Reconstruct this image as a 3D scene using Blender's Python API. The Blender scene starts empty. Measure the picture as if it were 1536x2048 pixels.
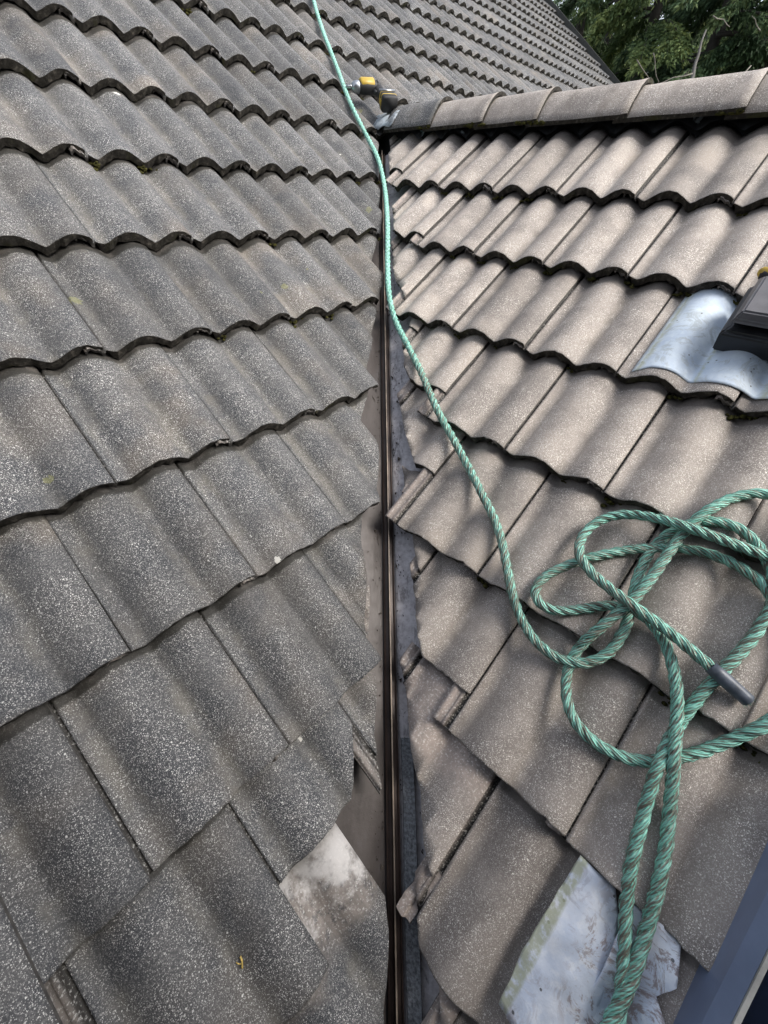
import bpy, bmesh, math, random
from mathutils import Vector, Matrix, noise
from math import sin, cos, pi, radians, sqrt

# ------------------------------------------------------------------ camera, sky, sun, exposure
scene = bpy.context.scene
C = bpy.data.collections.new("roof_scene")
scene.collection.children.link(C)

cam_data = bpy.data.cameras.new("camera")
cam = bpy.data.objects.new("camera", cam_data)
C.objects.link(cam)
RX = ((0.998302, -0.034564, 0.046880), (-0.014600, 0.630693, 0.775895), (-0.056385, -0.775262, 0.629118))
CP = (-0.088489, -1.307121, 0.611431)
cam.matrix_world = Matrix(((RX[0][0], RX[1][0], RX[2][0], CP[0]),
                           (RX[0][1], RX[1][1], RX[2][1], CP[1]),
                           (RX[0][2], RX[1][2], RX[2][2], CP[2]), (0, 0, 0, 1)))
cam_data.sensor_fit = 'VERTICAL'
cam_data.sensor_height = 36.0
cam_data.lens = 795.2789 / 2048 * 36.0
cam_data.clip_start = 0.02
cam_data.clip_end = 3000
scene.camera = cam

SUN_EL, SUN_AZ = radians(48), radians(112)      # azimuth clockwise from +Y
world = bpy.data.worlds.new("World")
scene.world = world
world.use_nodes = True
wn = world.node_tree
wn.nodes.clear()
wo = wn.nodes.new('ShaderNodeOutputWorld')
wb = wn.nodes.new('ShaderNodeBackground')
ws = wn.nodes.new('ShaderNodeTexSky')
ws.sky_type = 'NISHITA'
ws.sun_disc = False
ws.sun_elevation = SUN_EL
ws.sun_rotation = SUN_AZ
ws.air_density = 1.0
ws.dust_density = 3.0
wh = wn.nodes.new('ShaderNodeHueSaturation')
wh.inputs['Saturation'].default_value = 0.42
wn.links.new(ws.outputs[0], wh.inputs['Color'])
wn.links.new(wh.outputs[0], wb.inputs[0])
wb.inputs[1].default_value = 0.145
wn.links.new(wb.outputs[0], wo.inputs[0])

sun_data = bpy.data.lights.new("sun", 'SUN')
sun_data.energy = 1.45
sun_data.angle = radians(28)
sun_data.color = (1.0, 0.95, 0.88)
sun = bpy.data.objects.new("sun", sun_data)
C.objects.link(sun)
sun_dir = Vector((sin(SUN_AZ) * cos(SUN_EL), cos(SUN_AZ) * cos(SUN_EL), sin(SUN_EL)))
sun.rotation_euler = sun_dir.to_track_quat('Z', 'Y').to_euler()
sun.location = sun_dir * 30

scene.view_settings.view_transform = 'Standard'
scene.view_settings.look = 'None'
scene.view_settings.gamma = 1
scene.view_settings.exposure = 1.3

# ------------------------------------------------------------------ roof geometry
PITCH = 0.595561
q = sqrt(.5)
cp, sp = cos(PITCH), sin(PITCH)
AX = {'L': (Vector((q, q, 0)), Vector((cp*q, -cp*q, -sp))),
      'R': (Vector((q, -q, 0)), Vector((-cp*q, -cp*q, -sp)))}
NRM = {k: a.cross(-b) for k, (a, b) in AX.items()}
GAUGE = {'L': 0.363700, 'R': 0.369212}
S0 = {'L': 0.245105, 'R': -1.540091}       # slope position of the butt of course 0
U0 = {'L': -0.985077, 'R': 0.274441}       # along-eaves position of joint 0 (joints counted in half tiles)
STEP = .036                        # a course stands this far above the one below
LEN = .42
AMP = .035
def P(side, u, s, n=0.0):
    a, b = AX[side]
    return a*u + b*s + NRM[side]*n
def roll(x):
    """height below the crest of the rolled profile, x measured from a tile's right joint"""
    f = ((x + .27) / .15) % 1.0
    t = abs(2*f - 1)
    return AMP * ((1 - t*t)**1.35 - 1)
def course_n(side, s):
    f = ((s - S0[side]) / GAUGE[side]) % 1.0
    return -STEP * (1 - f)
def surf_n(side, u, s):
    return course_n(side, s) + roll(u - U0[side])

# ------------------------------------------------------------------ helpers
RND = random.Random(7)
ORD = ("zeroth first second third fourth fifth sixth seventh eighth ninth tenth eleventh twelfth thirteenth fourteenth "
       "fifteenth sixteenth seventeenth eighteenth nineteenth twentieth twenty-first twenty-second twenty-third "
       "twenty-fourth twenty-fifth twenty-sixth twenty-seventh twenty-eighth twenty-ninth thirtieth").split()
def obj(name, data, parent=None, mat=None):
    o = bpy.data.objects.new(name, data)
    C.objects.link(o)
    if parent: o.parent = parent
    if mat is not None and data is not None:
        for m in (mat if isinstance(mat, (list, tuple)) else [mat]): data.materials.append(m)
    return o
def tag(o, label=None, cat=None, group=None, kind=None):
    if label: o['label'] = label
    if cat: o['category'] = cat
    if group: o['group'] = group
    if kind: o['kind'] = kind
    return o
def empty(name, M=None):
    o = obj(name, None)
    if M is not None: o.matrix_world = M
    o.empty_display_size = .05
    return o
def mesh_from(name, bm, smooth=True):
    me = bpy.data.meshes.new(name)
    bm.normal_update()
    bm.to_mesh(me)
    bm.free()
    if smooth:
        for p in me.polygons: p.use_smooth = True
    return me
def frame(o, x, y, z):
    return Matrix(((x.x, y.x, z.x, o.x), (x.y, y.y, z.y, o.y), (x.z, y.z, z.z, o.z), (0, 0, 0, 1)))
def px(p):
    v = Vector(p) - Vector(CP)
    c = [sum(RX[k][j]*v[j] for j in range(3)) for k in range(3)]
    if c[2] > -.1: return None
    fl = cam_data.lens / 36.0 * 2048
    return 768 + fl*c[0]/-c[2], 1024 - fl*c[1]/-c[2]
def box(bm, lo, hi, bev=0.0, M=None, mat=0):
    x0, y0, z0 = lo; x1, y1, z1 = hi
    vs = [bm.verts.new(v) for v in ((x0,y0,z0),(x1,y0,z0),(x1,y1,z0),(x0,y1,z0),(x0,y0,z1),(x1,y0,z1),(x1,y1,z1),(x0,y1,z1))]
    fs = [bm.faces.new([vs[i] for i in f]) for f in ((3,2,1,0),(4,5,6,7),(0,1,5,4),(1,2,6,5),(2,3,7,6),(3,0,4,7))]
    for f in fs: f.material_index = mat
    if bev:
        es = list({e for f in fs for e in f.edges})
        r = bmesh.ops.bevel(bm, geom=es, offset=bev, segments=2, affect='EDGES', profile=.6)
        vs = list({v for f in r['faces'] for v in f.verts} | {v for v in vs if v.is_valid})
        for f in r['faces']: f.material_index = mat
    if M is not None:
        for v in vs:
            if v.is_valid: v.co = M @ v.co
    return vs
def loft(bm, rings, cap=True, mat=0, closed=True):
    """skin a list of rings of points"""
    rv = [[bm.verts.new(p) for p in r] for r in rings]
    n = len(rv[0])
    for a, b in zip(rv, rv[1:]):
        for i in range(n if closed else n-1):
            f = bm.faces.new((a[i], a[(i+1) % n], b[(i+1) % n], b[i])); f.material_index = mat
    if cap and closed:
        f = bm.faces.new(rv[0][::-1]); f.material_index = mat
        f = bm.faces.new(rv[-1]); f.material_index = mat
    return rv
def ring(c, x, y, rx, ry, n=16, power=2.0):
    out = []
    for i in range(n):
        a = 2*pi*i/n
        ca, sa = cos(a), sin(a)
        e = 2.0/power
        out.append(c + x*(rx*math.copysign(abs(ca)**e, ca)) + y*(ry*math.copysign(abs(sa)**e, sa)))
    return out
def tube(bm, pts, rad, n=6, mat=0):
    rings = []
    for i, p in enumerate(pts):
        t = (pts[min(i+1, len(pts)-1)] - pts[max(i-1, 0)]).normalized()
        a = t.orthogonal().normalized() if i == 0 else (a - t*a.dot(t)).normalized()
        b = t.cross(a)
        r = rad[i] if isinstance(rad, (list, tuple)) else rad
        rings.append([p + a*(r*cos(2*pi*k/n)) + b*(r*sin(2*pi*k/n)) for k in range(n)])
    loft(bm, rings, mat=mat)

class NT:
    def __init__(s, name):
        s.m = bpy.data.materials.new(name); s.m.use_nodes = True
        s.t = s.m.node_tree; s.b = s.t.nodes['Principled BSDF']
    def n(s, t, **kw):
        x = s.t.nodes.new('ShaderNode' + t)
        for k, v in kw.items(): setattr(x, k, v)
        return x
    def put(s, sock, v):
        if v is None: return
        if hasattr(v, 'is_output') or isinstance(v, bpy.types.NodeSocket): s.t.links.new(v, sock)
        else:
            if sock.type == 'RGBA' and len(v) == 3: v = (*v, 1)
            sock.default_value = v
    def math(s, op, a, b=None, c=None, clamp=False):
        x = s.n('Math', operation=op, use_clamp=clamp)
        s.put(x.inputs[0], a); s.put(x.inputs[1], b); s.put(x.inputs[2], c)
        return x.outputs[0]
    def mix(s, f, a, b, mode='MIX'):
        x = s.n('Mix', data_type='RGBA', blend_type=mode)
        s.put(x.inputs[0], f); s.put(x.inputs[6], a); s.put(x.inputs[7], b)
        return x.outputs[2]
    def noise(s, vec, scale, detail=3, rough=.55, dist=0):
        x = s.n('TexNoise'); s.put(x.inputs['Vector'], vec)
        x.inputs['Scale'].default_value = scale; x.inputs['Detail'].default_value = detail
        x.inputs['Roughness'].default_value = rough; x.inputs['Distortion'].default_value = dist
        return x.outputs['Fac']
    def vor(s, vec, scale, feature='F1'):
        x = s.n('TexVoronoi', feature=feature); s.put(x.inputs['Vector'], vec); x.inputs['Scale'].default_value = scale
        return x
    def step(s, v, lo, hi):
        x = s.n('MapRange', interpolation_type='SMOOTHSTEP')
        s.put(x.inputs[0], v); s.put(x.inputs[1], lo); s.put(x.inputs[2], hi)
        x.inputs[3].default_value = 0; x.inputs[4].default_value = 1
        return x.outputs[0]
    def ramp(s, v, stops):
        x = s.n('ValToRGB'); s.put(x.inputs[0], v)
        e = x.color_ramp.elements
        while len(e) < len(stops): e.new(.5)
        for k, (p, c) in enumerate(stops):
            e[k].position = p; e[k].color = (*c, 1)
        return x.outputs[0]
    def bump(s, h, strength=.4, dist=.002, prev=None):
        x = s.n('Bump'); x.inputs['Strength'].default_value = strength; x.inputs['Distance'].default_value = dist
        s.put(x.inputs['Height'], h)
        if prev is not None: s.put(x.inputs['Normal'], prev)
        return x.outputs[0]
    def objco(s, rand=False):
        tc = s.n('TexCoord').outputs['Object']
        if not rand: return tc
        r = s.n('ObjectInfo').outputs['Random']
        add = s.n('VectorMath', operation='ADD'); s.put(add.inputs[0], tc)
        cmb = s.n('CombineXYZ')
        s.put(cmb.inputs[0], s.math('MULTIPLY', r, 37.0)); s.put(cmb.inputs[1], s.math('MULTIPLY', r, 91.0)); s.put(cmb.inputs[2], s.math('MULTIPLY', r, 13.0))
        s.put(add.inputs[1], cmb.outputs[0])
        return add.outputs[0]
    def sep(s, v):
        x = s.n('SeparateXYZ'); s.put(x.inputs[0], v); return x.outputs
    def out(s, col=None, rough=None, normal=None, metal=None, spec=None):
        i = s.b.inputs
        s.put(i['Base Color'], col); s.put(i['Roughness'], rough); s.put(i['Normal'], normal); s.put(i['Metallic'], metal)
        s.put(i['Specular IOR Level'], spec)
        return s.m

# ------------------------------------------------------------------ materials
def granules(t, vec, k1=.5, k2=.16):
    """pale mineral granules: many small ones and a few larger ones"""
    v1 = t.vor(vec, 365); v2 = t.vor(vec, 185); v3 = t.vor(vec, 600)
    def mask(v, share, size):
        c = t.n('SeparateColor'); t.put(c.inputs[0], v.outputs['Color'])
        has = t.math('LESS_THAN', c.outputs[0], share)
        r = t.math('MULTIPLY_ADD', c.outputs[1], size*.7, size*.35)
        d = t.math('LESS_THAN', v.outputs['Distance'], r)
        return t.math('MULTIPLY', t.math('MULTIPLY', has, d), t.math('MULTIPLY_ADD', c.outputs[2], .65, .35))
    return t.math('MAXIMUM', t.math('MAXIMUM', mask(v1, .42, .42), mask(v2, .14, .32)), mask(v3, .46, .46))

def tile_mat(name, dark, mid, warm, gran, dirt, bare, lapk):
    t = NT(name)
    oc = t.objco(); v = t.objco(True)
    x, y, z = t.sep(oc)[:3]
    info = t.n('ObjectInfo')
    pc = t.n('SeparateColor'); t.put(pc.inputs[0], info.outputs['Color'])
    bare_len, hue, stain = pc.outputs[0], pc.outputs[1], pc.outputs[2]
    big = t.noise(v, 7.5, 4, .6)
    fine = t.noise(v, 60, 4, .7)
    base = t.mix(t.step(big, .40, .58), dark, mid)
    base = t.mix(t.math('MULTIPLY', t.step(t.noise(v, 4.1, 3, .6), .45, .7), hue), base, warm)
    base = t.mix(t.math('MULTIPLY', t.step(t.noise(v, 330, 2, .6), .45, .7), .35), base, t.mix(.4, base, gran))
    # grime in the pans of the roll and below the course above
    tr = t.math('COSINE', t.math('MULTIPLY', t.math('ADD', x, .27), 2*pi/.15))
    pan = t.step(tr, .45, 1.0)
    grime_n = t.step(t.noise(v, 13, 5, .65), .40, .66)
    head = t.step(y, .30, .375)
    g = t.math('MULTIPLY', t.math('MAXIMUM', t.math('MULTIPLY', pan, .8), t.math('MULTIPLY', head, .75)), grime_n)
    gm = granules(t, v)
    gm = t.math('MULTIPLY', gm, t.math('MULTIPLY_ADD', t.step(t.noise(v, 9, 4, .65), .34, .62), .6, .4))
    gm = t.math('MULTIPLY', gm, t.math('MULTIPLY_ADD', g, -.75, 1.0))
    # never-weathered head of the tile: plain pinkish concrete without granules
    bl = t.math('SUBTRACT', .42, bare_len)
    bm_ = t.step(t.math('ADD', y, t.math('MULTIPLY_ADD', t.noise(v, 14, 4, .6), .12, -.06)), t.math('SUBTRACT', bl, .02), t.math('ADD', bl, .05))
    under = t.math('LESS_THAN', x, -.2985)
    bm_ = t.math('MAXIMUM', bm_, under)
    gm = t.math('MULTIPLY', gm, t.math('SUBTRACT', 1.0, bm_))
    mpg = t.n('Mapping'); t.put(mpg.inputs[0], v); mpg.inputs['Scale'].default_value = (1, .3, 1)
    strk = t.step(t.noise(mpg.outputs[0], 17, 4, .6), .44, .64)
    g = t.math('MAXIMUM', g, t.math('MULTIPLY', t.math('MULTIPLY', pan, strk), .8))
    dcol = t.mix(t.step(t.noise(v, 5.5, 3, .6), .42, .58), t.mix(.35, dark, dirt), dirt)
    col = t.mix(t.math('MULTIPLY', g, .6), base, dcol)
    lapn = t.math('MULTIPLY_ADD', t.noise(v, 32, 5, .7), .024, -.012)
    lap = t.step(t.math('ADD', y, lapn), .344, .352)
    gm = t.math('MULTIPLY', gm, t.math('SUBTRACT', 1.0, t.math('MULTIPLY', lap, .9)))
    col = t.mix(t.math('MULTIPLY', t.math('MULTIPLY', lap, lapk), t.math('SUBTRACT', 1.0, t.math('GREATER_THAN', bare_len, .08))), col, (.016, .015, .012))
    col = t.mix(gm, col, gran)
    bcol = t.mix(t.step(t.noise(v, 9, 5, .6), .35, .65), bare, t.mix(.55, bare, dark))
    mps = t.n('Mapping'); t.put(mps.inputs[0], v); mps.inputs['Scale'].default_value = (1, .14, 1)
    bcol = t.mix(t.math('MULTIPLY', t.step(t.noise(mps.outputs[0], 60, 4, .7), .42, .68), .55), bcol, t.mix(.5, dark, warm))
    bcol = t.mix(t.math('MULTIPLY', t.step(t.noise(v, 38, 5, .75), .50, .66), .7), bcol, dark)
    bcol = t.mix(t.math('MULTIPLY', under, t.step(x, -.318, -.305)), bcol, (.020, .018, .016))
    bcol = t.mix(t.math('MULTIPLY', t.step(t.noise(v, 190, 3, .7), .52, .70), .5), bcol, gran)
    col = t.mix(bm_, col, bcol)
    # chalky bloom (only where the tile asks for it)
    ch = t.step(t.math('ADD', t.noise(v, 11, 5, .62), t.math('MULTIPLY', t.math('SUBTRACT', y, .30), 1.6)), .50, .66)
    col = t.mix(t.math('MULTIPLY', t.math('MULTIPLY', ch, stain), .8), col, (.52, .50, .48))
    # lichen: rare pale spots, rare yellow-green ones
    l1 = t.vor(v, 7.0)
    ls = t.n('SeparateColor'); t.put(ls.inputs[0], l1.outputs['Color'])
    ld = t.math('ADD', l1.outputs['Distance'], t.math('MULTIPLY_ADD', t.noise(v, 90, 3, .6), .22, -.11))
    spot = t.math('MULTIPLY', t.math('LESS_THAN', ld, .06), t.math('LESS_THAN', ls.outputs[0], .10))
    col = t.mix(t.math('MULTIPLY', spot, .8), col, (.55, .54, .50))
    spot2 = t.math('MULTIPLY', t.math('LESS_THAN', ld, .11), t.math('GREATER_THAN', ls.outputs[0], .93))
    col = t.mix(t.math('MULTIPLY', spot2, .5), col, (.22, .22, .09))
    hgt = t.math('ADD', t.math('MULTIPLY', gm, .8), t.math('MULTIPLY', fine, .8))
    nb = t.bump(hgt, .55, .0016)
    nb = t.bump(t.noise(v, 18, 3), .25, .006, nb)
    rough = t.math('MULTIPLY_ADD', gm, .1, .66)
    col = t.mix(1.0, col, t.math('MULTIPLY_ADD', info.outputs['Random'], .34, .83), 'MULTIPLY')
    return t.out(col, rough, nb, spec=.35)

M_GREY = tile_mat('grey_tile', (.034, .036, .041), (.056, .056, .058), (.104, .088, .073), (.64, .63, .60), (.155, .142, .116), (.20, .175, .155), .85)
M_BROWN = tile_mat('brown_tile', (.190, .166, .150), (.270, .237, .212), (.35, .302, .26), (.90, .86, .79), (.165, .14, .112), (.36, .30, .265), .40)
def edge_mat():
    t = NT('tile_edge')
    v = t.objco(True)
    n1 = t.noise(v, 55, 5, .7)
    col = t.ramp(n1, [(.3, (.014, .013, .011)), (.55, (.046, .042, .036)), (.72, (.14, .125, .105))])
    mo = t.math('MULTIPLY', t.step(t.noise(v, 9, 4, .6), .56, .68), .55)
    col = t.mix(mo, col, (.045, .047, .014))
    return t.out(col, .95, t.bump(t.noise(v, 130, 4, .7), .9, .004), spec=.2)
M_EDGE = edge_mat()
def side_mat():
    t = NT('tile_cut')
    v = t.objco(True)
    col = t.ramp(t.noise(v, 70, 5, .7), [(.3, (.035, .033, .031)), (.7, (.12, .11, .10))])
    return t.out(col, .9, t.bump(t.noise(v, 150, 3, .7), .6, .003))
M_SIDE = side_mat()
def moss_mat():
    t = NT('moss'); v = t.objco(True)
    col = t.ramp(t.noise(v, 160, 4, .7), [(.3, (.014, .014, .007)), (.55, (.055, .053, .016)), (.8, (.13, .12, .04))])
    return t.out(col, 1.0, t.bump(t.noise(v, 300, 3, .7), 1.0, .004), spec=.1)
M_MOSS = moss_mat()
def simple(name, col, rough=.5, metal=0, spec=None, var=.25, scale=20, bump=0, bscale=80):
    t = NT(name); v = t.objco()
    n1 = t.noise(v, scale, 5, .6)
    c = t.mix(t.step(n1, .3, .7), tuple(k*(1-var) for k in col), tuple(min(1, k*(1+var)) for k in col))
    return t.out(c, t.math('MULTIPLY_ADD', n1, .2, rough-.1), t.bump(t.noise(v, bscale, 4, .6), bump, .002) if bump else None, metal, spec)
M_DECK = simple('black_underlay', (.010, .010, .011), .85, bump=.4)
M_BLACK = simple('black_plastic', (.020, .021, .024), .38, bump=.1, bscale=300)
M_HOOD = simple('sky_sheen_hood', (.125, .122, .130), .40, var=.2, bump=.15, bscale=200)  # black plastic made greyer: the sky's sheen on it is put into the colour
M_GRIP = simple('black_rubber', (.012, .012, .013), .6)
M_YELLOW = simple('yellow_plastic', (.40, .27, .03), .45, var=.12)
M_STEEL = simple('steel', (.35, .36, .37), .3, 1.0)
M_NOSE = simple('grey_metal', (.32, .34, .36), .35, .9)
M_CLAD = simple('blue_grey_cladding', (.19, .235, .36), .36, .0, .6, var=.12, scale=9, bump=.15, bscale=60)
M_RIM = simple('pale_rim', (.36, .36, .34), .5)
M_GLASS = simple('dark_glass', (.006, .010, .022), .08, .0, .8, var=.1)

def lead_mat(name, base, pale, stain, lichen=True, metal=.12):
    t = NT(name); v = t.objco()
    n1 = t.noise(v, 9, 5, .62); n2 = t.noise(v, 45, 4, .6)
    col = t.mix(t.step(n1, .35, .68), base, pale)
    col = t.mix(t.math('MULTIPLY', t.step(n2, .5, .66), .6), col, pale)
    col = t.mix(t.math('MULTIPLY', t.step(t.noise(v, 24, 6, .75, 1.0), .55, .66), .45), col, t.mix(.5, base, stain))
    streak = t.math('MULTIPLY', t.step(t.noise(v, 15, 7, .78, 1.6), .50, .58), t.step(t.noise(v, 5.0, 2), .36, .56))
    col = t.mix(t.math('MULTIPLY', streak, .75), col, stain)
    sp = t.vor(v, 60); sc = t.n('SeparateColor'); t.put(sc.inputs[0], sp.outputs['Color'])
    dots = t.math('MULTIPLY', t.math('LESS_THAN', sp.outputs['Distance'], .16), t.math('LESS_THAN', sc.outputs[0], .12))
    col = t.mix(t.math('MULTIPLY', dots, .8), col, (.05, .05, .05))
    if lichen:
        at = t.n('Attribute', attribute_name='lichen')
        lm = t.math('MULTIPLY', at.outputs['Fac'], t.step(t.noise(v, 70, 4, .65), .30, .55))
        col = t.mix(t.math('MULTIPLY', lm, .8), col, (.43, .45, .30))
    return t.out(col, t.math('MULTIPLY_ADD', n2, .25, .50), t.bump(t.noise(v, 25, 4, .6), .35, .004), metal, .5)
M_FLASH = lead_mat('zinc_flashing', (.52, .61, .72), (.70, .78, .84), (.45, .50, .52))
M_LEAD = lead_mat('stained_lead', (.62, .68, .78), (.86, .88, .91), (.26, .185, .165), True, .5)
M_LEADD = lead_mat('dull_lead', (.20, .235, .27), (.45, .50, .54), (.10, .10, .10), False)

def roll_mat():
    t = NT('ridge_roll'); v = t.objco()
    m = t.step(t.noise(v, 17, 4, .6), .60, .68)
    return t.out(t.mix(m, (.012, .013, .015), (.38, .45, .50)), .5, t.bump(t.noise(v, 60, 4, .6), .6, .004), .1)  # near-black except for spots: shade of the gap under the caps, as colour
M_ROLL = roll_mat()
def valley_mat():
    t = NT('valley_metal'); v = t.n('TexCoord').outputs['Object']
    x, y, z = t.sep(v)[:3]
    mp = t.n('Mapping'); t.put(mp.inputs[0], v); mp.inputs['Scale'].default_value = (1, .3, 1)
    n1 = t.noise(mp.outputs[0], 14, 5, .65); n2 = t.noise(v, 60, 5, .7)
    col = t.ramp(n1, [(.3, (.032, .024, .021)), (.55, (.060, .050, .046)), (.75, (.095, .088, .09))])
    col = t.mix(t.math('MULTIPLY', t.step(n2, .5, .75), .5), col, (.05, .042, .036))
    n4 = t.noise(mp.outputs[0], 33, 6, .75, .6)
    right = t.step(x, .012, .03)  # right half coloured far paler to make up for the shade it lies in
    col = t.mix(t.math('MULTIPLY', right, .95), col, t.mix(t.step(n2, .35, .7), (.60, .58, .59), (.40, .375, .385)))
    col = t.mix(t.math('MULTIPLY', t.step(n4, .52, .64), .5), col, (.030, .024, .021))
    return t.out(col, t.math('MULTIPLY_ADD', n2, .3, .35), t.bump(n2, .35, .002), .15, .5)
M_VALLEY = valley_mat()
M_RIB = simple('brown_rib', (.060, .041, .033), .42, .2, .5, var=.35, scale=16, bump=.3)
M_RIBTOP = simple('rib_edge_highlight', (.33, .27, .21), .4, .3, var=.3, scale=25)  # pale tone stands in for the highlight along the rib top
M_FELT = simple('mineral_felt', (.17, .18, .19), .95, var=.5, scale=160, bump=.8, bscale=260)

# ------------------------------------------------------------------ setting: ground, house body
def sheet(name, pts, mat, kind='structure', parent=None, th=.03, n=Vector((0, 0, -1))):
    bm = bmesh.new()
    a = [bm.verts.new(p) for p in pts]; b = [bm.verts.new(Vector(p) + n*th) for p in pts]
    bm.faces.new(a); bm.faces.new(b[::-1])
    for i in range(len(a)):
        j = (i+1) % len(a)
        bm.faces.new((a[j], a[i], b[i], b[j]))
    bmesh.ops.recalc_face_normals(bm, faces=bm.faces)
    o = obj(name, mesh_from(name, bm, False), parent, mat)
    if kind: o['kind'] = kind
    return o
def ground_mat():
    t = NT('meadow'); v = t.n('TexCoord').outputs['Object']
    n1 = t.noise(v, .6, 6, .7)
    return t.out(t.ramp(n1, [(.3, (.02, .03, .012)), (.6, (.05, .065, .022)), (.8, (.09, .08, .04))]), 1.0, t.bump(t.noise(v, 9, 5), 1, .1))
sheet('ground', [(-400, -400, -4.6), (400, -400, -4.6), (400, 400, -4.6), (-400, 400, -4.6)], ground_mat(), th=.2)

house = empty('house')
tag(house, 'house body under the two tiled roof slopes, black roofing felt showing in gaps', 'house')
VERGE_U = 10.52
dn = -.135
LN, RN = NRM['L'], NRM['R']
sheet('roof_deck', [P('L', -3.2, -8.4, dn), P('L', VERGE_U-.05, -8.4, dn), P('L', VERGE_U-.05, -1.7, dn), P('L', -3.2, -1.7, dn)], M_DECK, None, house, .03, -LN)
sheet('roof_deck', [P('L', -3.2, -1.697, dn), P('L', 1.405, -1.697, dn), P('L', -1.79, 2.16, dn), P('L', -3.2, 2.16, dn)], M_DECK, None, house, .03, -LN)
sheet('roof_deck', [P('R', -1.33, -1.61, dn), P('R', 3.4, -1.61, dn), P('R', 3.4, 2.16, dn), P('R', 1.79, 2.16, dn)], M_DECK, None, house, .03, -RN)
# far side of the small roof, falling away behind its ridge
Yh = Vector((q, q, 0)); Xh = Vector((q, -q, 0))
RID_Y, RID_Z = 1.427, .884
def ridge_pt(u, y, z): return Xh*u + Yh*y + Vector((0, 0, z))
rl = RID_Z - .005
sheet('roof_deck', [ridge_pt(-1.34, RID_Y+.03, rl-.09), ridge_pt(3.4, RID_Y+.03, rl-.09), ridge_pt(3.4, RID_Y+1.6, rl-.09-1.6*.678), ridge_pt(.2, RID_Y+1.6, rl-.09-1.6*.678)],
      M_DECK, None, house, .03, Vector((0, 0, -1)))
bm = bmesh.new(); box(bm, (-1.40, RID_Y-.06, .62), (3.3, RID_Y+.06, .90), 0, frame(Vector((0, 0, 0)), Xh, Yh, Vector((0, 0, 1))))
bmesh.ops.recalc_face_normals(bm, faces=bm.faces)
obj('ridge_sky_block', mesh_from('ridge_sky_block', bm, False), house, M_DECK)  # added black block, keeps sky light from showing under the caps
def plaster():
    t = NT('pale_render'); v = t.n('TexCoord').outputs['Object']
    return t.out(t.mix(t.noise(v, 3, 5), (.36, .34, .31), (.48, .46, .43)), .9, t.bump(t.noise(v, 60, 4), .5, .004))
a, b = P('L', VERGE_U-.3, -8.3, -.2), P('L', VERGE_U-.3, 2.0, -.2)
sheet('wall', [a, b, Vector((b.x, b.y, -4.6)), Vector((a.x, a.y, -4.6))], plaster(), None, house, .3, -AX['L'][0])

# unseen dark gabled block, added behind the viewer to shade the near tiles
dm = bmesh.new()
box(dm, (-2.3, -4.2, -3.2), (3.4, -2.3, 2.75))
loft(dm, [[Vector((-2.5, y, 2.75)), Vector((3.6, y, 2.75)), Vector((.6, y, 4.3))] for y in (-4.3, -2.2)])
bmesh.ops.recalc_face_normals(dm, faces=dm.faces)
obj('shade_block', mesh_from('shade_block', dm, False), house, simple('dark_shade_block', (.030, .028, .026), .8, var=.3, bump=.4))

# ------------------------------------------------------------------ roof tile
TILT = math.asin(STEP / .3637)
XS = [-.345, -.340, -.3395, -.332, -.3315, -.318, -.3175, -.308, -.3075, -.2985] + [-.2968, -.291] + [-.282 + .0123*k for k in range(22)] + [-.009, -.0026]
YS = [0, .004, .014, .032, .07, .12, .18, .24, .30, .36, LEN]
def tile_top(x):
    r = roll(x)
    if x < -.298:
        o = -.017
        if x <= -.3315 and x > -.3399: o = -.009
        elif x <= -.308 and x >= -.3175: o = -.0125
        return r + o
    if x < -.275: r -= .0065 * (1 - (x + .298) / .023)
    if x > -.014: r -= .002 * ((x + .014) / .014)**2
    return r
def tile_th(x, y):
    th = .0115 + .0145 * max(0.0, 1 - y/.05)**1.0
    if x > -.05: th = min(th, .0125)
    if x < -.29: th = min(th, .009)
    return th
def tile_bm(seed, length=LEN, wear=1.0):
    rr = random.Random(seed)
    ox = rr.uniform(0, 90)
    bm = bmesh.new()
    ys = [y for y in YS if y < length - .01] + [length]
    T, B = [], []
    for x in XS:
        ta, ba = [], []
        cx = tile_top(x)
        for y in ys:
            edge = max(0.0, 1 - y/.012)
            jy = edge * (noise.noise(Vector((x*70 + ox, 3.1, 0)))*.0036*wear + noise.noise(Vector((x*210 + ox, 7.7, 0)))*.0020*wear)
            jz = noise.noise(Vector((x*9 + ox, y*8, 1.7)))*.0016 - edge*.0025
            ta.append(bm.verts.new((x, y + jy, cx + jz)))
            th = tile_th(x, y)
            jb = edge * (noise.noise(Vector((x*55 + ox, 11.3, 0)))*.009*wear)
            jn = edge * (noise.noise(Vector((x*60 + ox, 21.3, 0)))*.008*wear)
            ba.append(bm.verts.new((x, y + jb + edge*.003, cx + jz - th + min(jn, .005))))
        T.append(ta); B.append(ba)
    nx, ny = len(XS), len(ys)
    for i in range(nx-1):
        for j in range(ny-1):
            f = bm.faces.new((T[i][j], T[i+1][j], T[i+1][j+1], T[i][j+1])); f.smooth = True; f.material_index = 0
            f = bm.faces.new((B[i][j+1], B[i+1][j+1], B[i+1][j], B[i][j])); f.smooth = True; f.material_index = 2
        f = bm.faces.new((B[i][0], B[i+1][0], T[i+1][0], T[i][0])); f.material_index = 1 if XS[i] >= -.2985 else 2
        f = bm.faces.new((T[i][-1], T[i+1][-1], B[i+1][-1], B[i][-1])); f.material_index = 2
    for j in range(ny-1):
        f = bm.faces.new((T[0][j], T[0][j+1], B[0][j+1], B[0][j])); f.material_index = 2
        f = bm.faces.new((B[-1][j], B[-1][j+1], T[-1][j+1], T[-1][j])); f.material_index = 2
    return bm
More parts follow.
